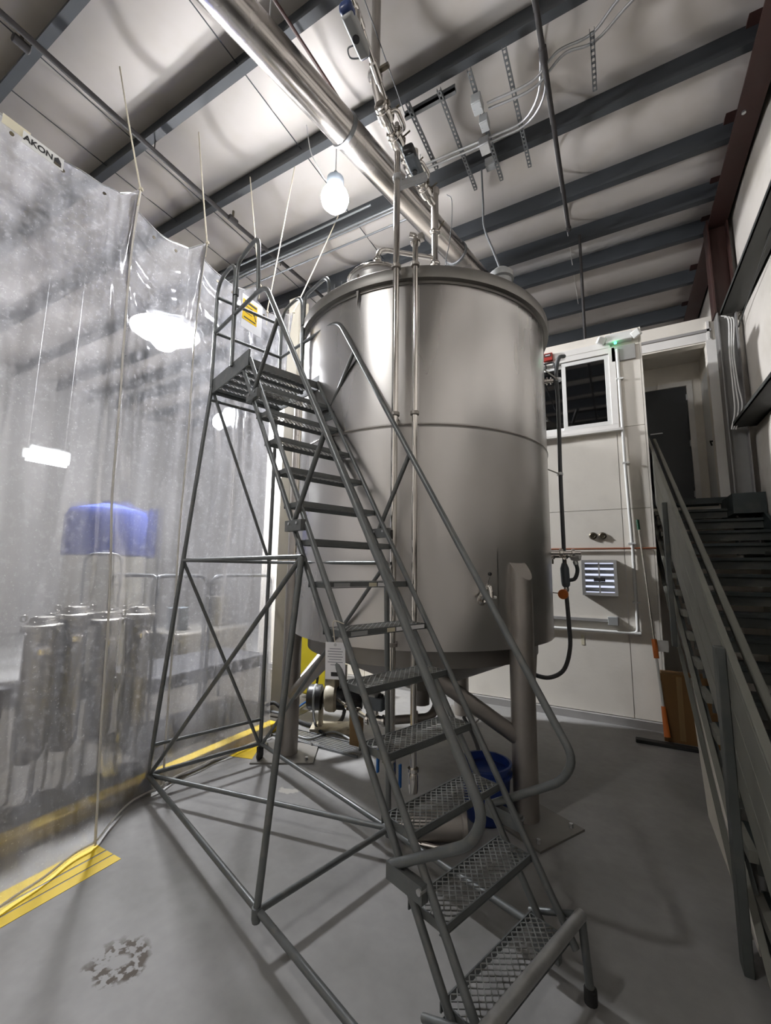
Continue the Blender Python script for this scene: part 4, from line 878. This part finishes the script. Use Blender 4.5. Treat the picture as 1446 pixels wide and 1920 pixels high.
g = wpt(1163, 663, YW-.02); tag(MB().box((g.x-.10, YW-.03, g.z-.10), (g.x+.17, YW-.0, g.z+.10)).build('grey_plate', 'column_grey', bevel=.004), 'flat grey plate on the wall under the emergency light', 'plate')
# red alarm with a black bracket
r = wpt(1028, 672, YW-.04); t = thing('alarm_box', 'small red alarm box high on the wall beside the window', 'alarm', (r.x, YW, r.z-.05))
MB().box((r.x-.06, YW-.08, r.z-.05), (r.x+.06, YW, r.z+.06)).build('box', 'red_paint', t, bevel=.008); MB().box((r.x-.045, YW-.083, r.z+.0), (r.x+.045, YW-.08, r.z+.045)).build('face', 'red_iron', t)
MB().box((r.x-.03, YW-.085, r.z+.02), (r.x+.03, YW-.083, r.z+.03)).build('label', 'paper', t)
MB().tube(rnd([(r.x-.12, YW-.03, r.z-.07), (r.x-.04, YW-.03, r.z-.07), (r.x-.04, YW-.03, r.z-.15)], .03), .012, 8).tube(rnd([(r.x-.06, YW-.03, r.z-.07), (r.x+.07, YW-.03, r.z-.07), (r.x+.07, YW-.03, r.z-.15)], .03), .012, 8).build('bracket', 'black_plastic', t)
# gauge hose: corrugated conduit looping down the tank's right side
YH = 4.95
hs = thing('flexible_conduit', 'grey flexible conduit looping down beside the right flank of the tank', 'hose', at(1068, 1250, y=YH))
hp = [at(1058, 668, y=YH+.1), at(1048, 672, y=YH), at(1043, 700, y=YH), at(1047, 760, y=YH), at(1051, 890, y=YH), at(1056, 1000, y=YH), at(1059, 1060, y=YH), at(1061, 1100, y=YH), at(1067, 1170, y=YH), at(1069, 1215, y=YH), at(1058, 1255, y=YH), at(1033, 1270, y=YH-.05), at(1008, 1267, y=YH-.15), at(985, 1255, y=YH-.3)]
MB().tube(spl(hp, 7), .022, 12).build('hose', 'hose_grey', hs)
p = at(1060, 1080, y=YH); MB().lathe([(.025, -.12), (.04, -.10), (.045, -.06), (.045, .08), (.035, .11), (.025, .14)], p, 14, (-.04, 0, 1)).build('splice_box', 'slate_plastic', hs)
MB().lathe([(.026, -.02), (.03, 0), (.026, .02)], at(1058, 1063, y=YH), 12).build('ferrule', 'polished', hs); MB().lathe([(.026, -.02), (.03, 0), (.026, .02)], at(1062, 1105, y=YH), 12).build('ferrule', 'polished', hs)
MB().tube(spl([at(1080, 1056, y=YH), at(1083, 1070, y=YH), at(1078, 1085, y=YH), at(1066, 1088, y=YH)]), .02, 10).build('branch_hose', 'hose_grey', hs)
p = at(1078, 1043, y=YH); MB().lathe([(0, -.05), (.04, -.04), (.055, 0), (.05, .05), (0, .07)], p, 14, (1, -.2, .1)).build('sensor_head', 'white_plastic', hs)
MB().cyl(p+V((0, 0, -.05)), p+V((.01, 0, -.09)), .026, 10).build('gland', 'galvanized', hs)
for px, py in ((1047, 712), (1050, 889)):
    p = at(px, py, y=YH); MB().lathe([(.022, -.02), (.034, -.015), (.034, .015), (.022, .02)], p, 12).build('clip', 'galvanized', hs)
    MB().tube([p, V((-.60, 4.55, p.z-.02))], .007, 6).build('clip_arm', 'leg_steel', hs)
# instrument branch from the tank to the sensor
q = at(1050, 1045, y=YH-.03); t = thing('instrument_stub', 'stainless stub with two clamps joining the tank to a white sensor head', 'fitting', q)
d = (p-q); a = at(1024, 1043, y=4.75); b = at(1072, 1043, y=YH); MB().tube([V((-.66, 4.45, a.z)), a, b], .018, 10).build('tube', 'polished', t)
for k in (.25, .75): MB().lathe([(.018, -.014), (.036, -.01), (.036, .01), (.018, .014)], a+(b-a)*k, 14, b-a).build('clamp', 'polished', t)
for k in (.25, .75): pp = a+(b-a)*k; MB().cyl(pp+V((0, 0, -.08)), pp+V((0, 0, -.03)), .009, 8).build('wing_nut', 'brass_dark', t)
# orange valve
p = at(1057, 1114, y=YH-.06); t = thing('orange_fitting', 'round orange fitting on the flexible conduit', 'fitting', p-V((0, 0, .04)))
MB().lathe([(.018, 0), (.048, 0), (.052, .012), (.052, .035), (.044, .045), (.018, .045)], p, 20, (-.05, -1, 0)).build('ring', 'orange', t); MB().cyl(p+V((0, .0, 0)), p+V((0, -.03, 0)), .02, 10).build('hub', 'pipe_dark', t)
MB().tube([p, p+V((-.22, .0, .025))], .006, 6).build('lead', 'leg_steel', t)

# ================================================================== BESIDE THE STAIRS
a = at(1196, 978, y=YW-.10); f = at(1252, 1378, y=5.55); j = at(1237, 1245, y=5.60)
t = thing('squeegee_pole', 'long silver pole with green tip and orange grips leaning on the wall', 'pole', (f.x, f.y, 0))
b0 = V((f.x, f.y, .03)); dd = (a-b0)
MB().tube([b0+dd*.42, a], .011, 10).build('pole', 'polished', t)
MB().tube([b0+dd*.02, b0+dd*.36], .013, 10).build('pole', 'white_plastic', t)
MB().cyl(a-dd.normalized()*.10, a+dd.normalized()*.02, .017, 12).build('tip', 'green_plastic', t)
MB().cyl(b0+dd*.345, b0+dd*.43, .026, 12).build('grip', 'orange', t, label='orange grip')
MB().cyl(b0+dd*.015, b0+dd*.14, .03, 12, .02).build('grip', 'orange', t, label='orange grip at the foot')
MB().box((-.03, -.008, -.06), (.10, .008, .06), Matrix.Translation(b0+dd*.40+V((.03, .03, 0)))).build('scraper', 'white_plastic', t)
c0 = at(1243, 1265, y=5.66); bx = V((.32, 5.58, 0))
t = thing('cardboard_box', 'brown cardboard sheet box standing on the floor beside the stairs', 'box', (.52, 5.7, 0))
zt = at(1262, 1265, y=5.62).z
MB().box((.33, 5.62, .0), (.80, 5.66, zt)).build('front_flap', 'cardboard', t); MB().box((.345, 5.66, .0), (.80, 5.88, zt-.01)).build('body', 'cardboard', t)
MB().box((.47, 5.615, .03), (.52, 5.62, zt-.02)).build('packing_tape', 'wood', t)
tag(MB().box((.06, 5.42, 0), (.60, 5.50, .035)).build('rubber_strip', 'rubber', bevel=.006), 'flat black rubber strip lying on the floor before the cardboard box', 'rubber strip')

# ================================================================== UNDER AND BEFORE THE TANK
def lath(name, prof, c, m, par=None, n=24, axis=(0, 0, 1), label=None): return MB().lathe(prof, c, n, axis).build(name, m, par, label)
# blue bucket
bc = at(935, 1560, z=0); bc = V((-.93, 3.28, 0))
t = thing('bucket', 'dark blue plastic bucket standing between the ladder and a tank leg', 'bucket', bc)
lath('body', [(.0, .01), (.135, 0), (.15, .02), (.175, .36), (.185, .365), (.185, .38), (.168, .38), (.14, .03), (0, .03)], bc, 'blue_plastic', t, 32)
MB().lathe([(.176, .30), (.186, .305), (.186, .32), (.176, .325)], bc, 32).build('rib', 'blue_plastic', t)
MB().tube([bc+V((.185*math.cos(k), .185*math.sin(k), .33-.12*abs(math.sin((k-.5)/2.6*PI/1)))) for k in [(.5+2.6*i/12) for i in range(13)]], .004, 6).build('bail', 'galvanized', t)
# stainless strainer lying under the ladder
sc = at(822, 1548, z=.11); ax = V((.87, .35, .04)).normalized()
t = thing('strainer', 'short stainless strainer canister lying on its side under the ladder', 'canister', V((sc.x, sc.y, 0)))
lath('body', [(0, -.19), (.06, -.19), (.085, -.17), (.088, .15), (.1, .16), (.1, .185), (.07, .19), (0, .19)], sc, 'leg_steel', t, 28, ax)
lath('end_clamp', [(.04, -.30), (.04, -.27), (.06, -.265), (.06, -.235), (.04, -.23), (.04, -.18)], sc, 'polished', t, 20, ax)
MB().cyl(sc+ax*-.25+V((0, -.06, -.02)), sc+ax*-.25+V((0, -.10, -.02)), .016, 8).build('wing_nut', 'polished', t)
for k in (-.1, .12): MB().box((-.02, -.07, 0), (.02, .07, .04), Matrix.Translation((sc.x+ax.x*k, sc.y+ax.y*k, 0))).build('cradle', 'black_plastic', t)
MB().tube([sc+ax*.0+V((-.1, -.10, -.08)), sc+ax*.1+V((.05, -.10, -.08))], .012, 8).build('drain_stub', 'polished', t)
# centrifugal pump with black motor
pc = at(622, 1345, z=.13)
t = thing('pump', 'cream centrifugal pump with a black motor on the floor under the tank', 'pump', V((pc.x, pc.y, 0)))
pa = V((.86, .45, 0)).normalized(); ps = V((-pa.y, pa.x, 0)); pm = V((pc.x, pc.y, .34))
lath('motor', [(0, -.02), (.11, -.02), (.125, .0), (.125, .24), (.11, .28), (0, .29)], pm+pa*.06, 'black_plastic', t, 28, pa)
for k in range(8):
    an = 2*PI*k/8; o = (ps*math.cos(an)+V((0, 0, 1))*math.sin(an))*.125; MB().bar(pm+pa*.08+o, pm+pa*.28+o, .012, .012).build('cooling_fin', 'black_plastic', t)
lath('volute', [(0, -.10), (.06, -.10), (.135, -.07), (.15, -.03), (.15, .03), (.12, .06), (0, .06)], pm, 'pump_cream', t, 28, pa)
lath('fan_cover', [(0, -.27), (.12, -.27), (.135, -.25), (.135, -.12), (.10, -.10), (0, -.10)], pm, 'black_plastic', t, 28, pa)
lath('cover_band', [(.136, -.20), (.139, -.195), (.139, -.18), (.136, -.175)], pm, 'grey_plastic', t, 28, pa)
MB().box((-.07, -.06, .10), (.07, .06, .27), Matrix.Translation(pm)).build('terminal_box', 'pump_cream', t, bevel=.012)
MB().tube(arc(pm+V((0, 0, .27)), .035, 0, PI, pa, (0, 0, 1), 8), .006, 6).build('lifting_eye', 'galvanized', t)
MB().cyl(pm-pa*.0+V((0, 0, .12))+pa*.13, pm+V((0, 0, .36))+pa*.13, .035, 14).build('outlet', 'polished', t)
MB().box((-.22, -.13, 0), (.34, .13, .05), Matrix.Translation((pc.x, pc.y, .0)) @ Matrix.Rotation(math.atan2(pa.y, pa.x), 4, 'Z')).build('base_plate', 'pump_cream', t, bevel=.006)
for k in (-.12, .22): MB().bar(pm+pa*k+V((0, 0, -.30)), pm+pa*k+V((0, 0, -.08)), .10, .04, pa).build('foot', 'pump_cream', t)
# actuated drain valve under the cone
vc = V((-1.62, 3.62, .40)); ap = at(705, 1318, y=3.45)
t = thing('drain_valve', 'grey actuated drain valve with stainless elbow under the tank cone', 'valve', ap-V((0, 0, .1)))
MB().box((ap.x-.09, ap.y-.06, ap.z-.05), (ap.x+.09, ap.y+.06, ap.z+.06)).build('actuator', 'slate_plastic', t, bevel=.01)
MB().box((ap.x-.06, ap.y-.07, ap.z+.06), (ap.x+.03, ap.y+.04, ap.z+.085)).build('cover', 'grey_plastic', t, bevel=.006)
lath('knob', [(.0, .0), (.022, 0), (.024, .02), (0, .03)], ap+V((.05, 0, .06)), 'black_plastic', t, 12)
lath('valve_body', [(.035, -.09), (.05, -.085), (.05, -.065), (.036, -.06), (.045, 0), (.036, .06), (.05, .065), (.05, .085), (.035, .09)], ap+V((-.0, 0, -.14)), 'polished', t, 18, (1, .2, 0))
MB().cyl(ap+V((0, 0, -.12)), ap+V((0, 0, -.05)), .025, 12).build('stem', 'polished', t)
e0 = ap+V((.08, .016, -.14)); e1 = at(772, 1335, y=3.62); 
MB().tube(rnd([e0, V((e1.x+.12, 3.75, e0.z)), V((e1.x+.14, 3.85, e0.z+.05)), V((e1.x+.14, 3.9, .60))], .1), .038, 16).build('elbow_pipe', 'leg_steel', t)
lath('clamp', [(.04, -.016), (.062, -.01), (.062, .01), (.04, .016)], V((e1.x+.02, 3.68, e0.z)), 'leg_steel', t, 18, (.9, .4, 0))
MB().tube([ap+V((-.09, 0, -.14)), pm+pa*-.0+V((.05, 0, .0))], .022, 12).build('suction_line', 'polished', t)
for k in (.25, .55): q = (ap+V((-.09, 0, -.14)))*(1-k)+(pm+V((.05, 0, 0)))*k; lath('clamp', [(.024, -.014), (.042, -.01), (.042, .01), (.024, .014)], q, 'polished', t, 16, (1, -.2, 0))
wp_ = at(668, 1398, z=0)
tag(MB().box((wp_.x-.055, wp_.y-.045, 0), (wp_.x+.055, wp_.y+.045, .30)).build('timber_block', 'wood', bevel=.004), 'upright timber block propping the drain valve', 'block')
# hoses and cables on the floor
for lab, pts, r, m in (('black hose curling across the floor beside the left tank leg', [(500, 1322, .12), (515, 1318, .16), (535, 1335, .08), (560, 1352, .03), (600, 1362, .03), (640, 1350, .04), (650, 1300, .25)], .022, 'rubber'),
                       ('blue air hose lying behind the pump', [(555, 1330, .03), (575, 1316, .04), (600, 1313, .05), (640, 1308, .06), (690, 1305, .06)], .012, 'blue_handle'),
                       ('pale tube resting on the drain grate', [(540, 1372, .03), (580, 1385, .03), (625, 1372, .03), (668, 1392, .04)], .010, 'grey_plastic'),
                       ('black cable hanging from the tank cone beside the pump', [(598, 1230, .75), (596, 1270, .5), (588, 1320, .2), (592, 1360, .05), (610, 1378, .03)], .014, 'rubber'),
                       ('dark grey hose dropping beside the right tank leg', [(870, 1345, .3), (888, 1380, .2), (898, 1410, .12), (897, 1440, .05)], .018, 'hose_grey')):
    tag(MB().tube(spl([at(x, y, z=z) for x, y, z in pts], 8), r, 10).build('floor_hose', m), lab, 'hose', 'hoses and cables under the tank')
gr = thing('drain_grate', 'metal drain grate set in the floor behind the left tank leg', 'grate', (-3.0, 3.75, 0))
MB().box((-3.55, 3.62, 0), (-2.25, 3.64, .02)).box((-3.55, 3.86, 0), (-2.25, 3.88, .02)).build('frame', 'strut_grey', gr)
for i in range(6): MB().box((-3.55, 3.655+.035*i, .004), (-2.25, 3.668+.035*i, .018)).build('bar', 'galvanized', gr)
# building column with a pipe on it, yellow bin, back pipes
cp = at(519, 1335, z=0); ptop = at(550, 562, y=cp.y).z
t = thing('building_post', 'beige steel post rising left of the tank behind the ladder', 'post', cp)
MB().box((cp.x-.09, cp.y-.02, 0), (cp.x+.09, cp.y, ptop)).box((cp.x-.09, cp.y+.16, 0), (cp.x+.09, cp.y+.18, ptop)).box((cp.x-.012, cp.y, 0), (cp.x+.012, cp.y+.16, ptop)).build('shaft', 'column_beige', t)
MB().box((cp.x-.14, cp.y-.07, 0), (cp.x+.14, cp.y+.23, .02)).build('base_plate', 'strut_grey', t)
tag(MB().tube([(cp.x+.17, cp.y-.05, .05), (cp.x+.17, cp.y-.05, 4.0)], .045, 16).build('riser_pipe', 'leg_steel'), 'dull steel riser pipe right beside the beige post', 'pipe')
yb = V((-3.75, 5.05, 0))
t = thing('yellow_bin', 'tall bright yellow plastic bin behind the left tank leg', 'bin', yb)
MB().prism([yb+V((-.24, -.22, .05)), yb+V((.24, -.22, .05)), yb+V((.24, .22, .05)), yb+V((-.24, .22, .05))], (0, 0, .95)).build('body', 'yellow_plastic', t, bevel=.03)
MB().box(yb+V((-.27, -.25, 1.0)), yb+V((.27, .25, 1.05))).build('lid', 'yellow_plastic', t, bevel=.015)
MB().tube(rnd([yb+V((-.2, .24, .9)), yb+V((-.2, .30, .98)), yb+V((.2, .30, .98)), yb+V((.2, .24, .9))], .03), .014, 8).build('handle', 'yellow_plastic', t)
for i in range(4): MB().box(yb+V((.06, -.226, .55+.07*i)), yb+V((.22, -.22, .575+.07*i))).build('print_line', 'ink', t)
for s in (-1, 1): MB().cyl(yb+V((.2*s, .2, .05))-V((.02, 0, 0)), yb+V((.2*s, .2, .05))+V((.02, 0, 0)), .05, 14).build('wheel', 'rubber', t)

# ================================================================== BEHIND THE CURTAIN
def housing(px, py0, ytop, lab, r=.10):
    b = at(px, py0, z=0); h = at(px, ytop, x=b.x).z
    t = thing('filter_housing', lab, 'filter housing', b, group='filter housings behind the curtain')
    lath('vessel', [(0, .25), (r*.7, .27), (r, .33), (r, h-.12), (r*1.05, h-.11)], b, 'filter_steel', t, 24)
    lath('lid', [(r*1.25, h-.11), (r*1.3, h-.10), (r*1.3, h-.06), (r, h-.05), (r*.7, h), (0, h+.01)], b, 'filter_steel', t, 24)
    lath('band', [(r, h*.55), (r*1.12, h*.55), (r*1.12, h*.57), (r, h*.575)], b, 'filter_steel', t, 24)
    for k in range(4):
        a = PI/4+k*PI/2; q = b+V((r*1.22*math.cos(a), r*1.22*math.sin(a), h-.06)); MB().tube(arc(q+V((0, 0, .05)), .022, 0, 2*PI, (0, 1, 0), (0, 0, 1), 10), .007, 6).build('eye_bolt', 'filter_steel', t)
    for k in range(3): a = k*2*PI/3; q = V((r*.8*math.cos(a), r*.8*math.sin(a), 0)); MB().cyl(b+q, b+q+V((0, 0, .4)), .014, 8).build('leg', 'filter_steel', t)
    MB().tube(rnd([b+V((r*.8, -.05, h-.28)), b+V((r+.05, -.05, h-.28)), b+V((r+.05, -.05, h-.55))], .04), .03, 12).build('outlet', 'filter_steel', t)
    MB().lathe([(0, 0), (.05, .01), (.06, .05), (.03, .08), (0, .085)], b+V((r+.05, -.05, h-.27)), 14).build('valve_cap', 'polished', t)
housing(236, 1425, 1140, 'nearest-to-the-ladder steel filter housing behind the curtain', .105)
housing(172, 1445, 1150, 'second steel filter housing from the right behind the curtain', .105)
housing(105, 1470, 1140, 'third steel filter housing from the right behind the curtain', .105)
housing(40, 1500, 1160, 'leftmost steel filter housing behind the curtain', .105)
def rail_u(par, a, b, z0, z1, r=.018):
    a = V(a); b = V(b); MB().tube(rnd([a+V((0, 0, z0)), a+V((0, 0, z1)), b+V((0, 0, z1)), b+V((0, 0, z0))], .12), r, 10).build('guard_rail', 'strut_grey', par)
XN = -4.15; dk = at(335, 1262, x=XN); wpz = dk.z
wpf = thing('work_platform', 'low grating work platform with tube rails behind the curtain', 'platform', (-4.6, 3.4, 0))
px0, px1, py0, py1 = XN-.85, XN, at(283, 1260, x=XN).y, at(497, 1260, x=XN).y
for i in range(7): MB().box((px0+(px1-px0)*i/7+.006, py0, wpz-.04), (px0+(px1-px0)*(i+1)/7-.006, py1, wpz)).build('deck_plank', 'grate_dark', wpf)
MB().box((px1, py0, wpz-.14), (px1+.02, py1, wpz)).box((px0, py0-.02, wpz-.14), (px1, py0, wpz)).build('deck_frame', 'grate_dark', wpf)
for x in (px0+.03, px1-.03):
    for y in (py0+.03, py1-.03): MB().cyl((x, y, 0), (x, y, wpz-.04), .022, 10).build('leg', 'strut_grey', wpf)
zt = at(330, 1080, x=XN).z
for a, b in ((275, 378), (388, 500)): rail_u(wpf, (px1+.02, at(a, 1200, x=XN).y, 0), (px1+.02, at(b, 1200, x=XN).y, 0), wpz-.6, zt, .02)
rail_u(wpf, (px0, py0, 0), (px1, py0, 0), wpz, zt, .02)
wt = thing('low_bench', 'low dark bench at the left edge behind the curtain', 'bench', (-5.2, 2.0, 0))
MB().box((-5.6, 1.0, .62), (-4.75, 1.85, .68)).build('top', 'grate_dark', wt)
for x in (-5.55, -4.8):
    for y in (1.05, 1.8): MB().box((x-.03, y-.03, 0), (x+.03, y+.03, .62)).build('leg', 'grate_dark', wt)
rr = thing('rail_gate', 'bent tube rail standing at the left behind the curtain', 'rail', (-5.0, 2.4, 0))
rail_u(rr, at(32, 1400, z=0)+V((-.35, .6, 0)), at(122, 1385, z=0)+V((-.35, .6, 0)), 0, 1.9)
bt = at(222, 1000, x=-6.6)
t = thing('process_tank', 'large tank with a blue upper jacket standing far behind the curtain', 'tank', (-6.9, bt.y, 0))
MB().lathe([(0, .3), (.5, .32), (.52, .4), (.52, 1.88), (.53, 1.9)], (-6.9, bt.y, 0), 28).build('lower_shell', 'white_plastic', t)
MB().lathe([(.53, 1.9), (.55, 1.92), (.55, 2.5), (.5, 2.6), (.15, 2.7), (0, 2.7)], (-6.9, bt.y, 0), 28).build('upper_jacket', 'far_blue', t, label='blue upper jacket')
for k in range(4): MB().cyl((-6.9+.4*math.cos(k*PI/2+.4), bt.y+.4*math.sin(k*PI/2+.4), 0), (-6.9+.4*math.cos(k*PI/2+.4), bt.y+.4*math.sin(k*PI/2+.4), .45), .04, 10).build('leg', 'strut_grey', t)
MB().lathe([(.1, 2.68), (.1, 2.75), (0, 2.76)], (-6.9, bt.y, 0), 14).build('cap', 'navy', t)
t = thing('blue_board', 'narrow blue board standing to the right of the blue jacketed tank', 'board', (-5.75, 4.9, 0))
bd = at(285, 1000, x=-5.75)
MB().box((-5.77, bd.y-.06, bd.z-.35), (-5.74, bd.y+.06, bd.z+.35)).build('panel', 'far_blue', t); MB().box((-5.79, bd.y-.02, 0), (-5.77, bd.y+.02, bd.z+.3)).build('post', 'strut_grey', t)
t = thing('dark_skid', 'dark machine skid on the floor behind the filter housings', 'machine', (-6.3, 4.9, 0))
MB().box((-6.8, 4.3, .1), (-5.9, 5.7, .75)).build('body', 'filter_steel', t, bevel=.03); MB().box((-6.85, 4.25, 0), (-5.85, 5.75, .1)).build('base', 'grate_dark', t)
MB().cyl((-6.35, 4.6, .75), (-6.35, 4.6, 1.1), .16, 20).build('motor', 'slate_plastic', t); MB().cyl((-6.35, 5.3, .75), (-6.35, 5.3, 1.25), .2, 20).build('tank', 'filter_steel', t)

# ================================================================== SMALL THINGS ON THE RIGHT WALL AND ABOVE THE BACK WALL
for i, lab in enumerate(('left one of three white cables hanging down the corner column', 'middle one of three white cables hanging down the corner column', 'right one of three white cables hanging down the corner column')):
    c = [at(1352+6*i, 592+3*i, y=6.8), at(1366+5*i, 600, y=6.8), at(1368+4*i, 660, y=6.8), at(1374+5*i, 720, y=6.8), at(1378+7*i, 770-4*i, y=6.8), at(1372+4*i, 805, y=6.8)]
    tag(MB().tube(spl(c, 6), .008, 6).build('cable', 'white_plastic'), lab, 'cable', 'white cables on the column')
a = at(1097, 632, y=6.4)
tag(MB().tube([(a.x, 6.4, 4.84), (a.x, 6.4, 6.76)], .02, 8).build('hanger_rod', 'pipe_dark'), 'dark rod rising above the white wall to the roof', 'rod', 'hanging rods')
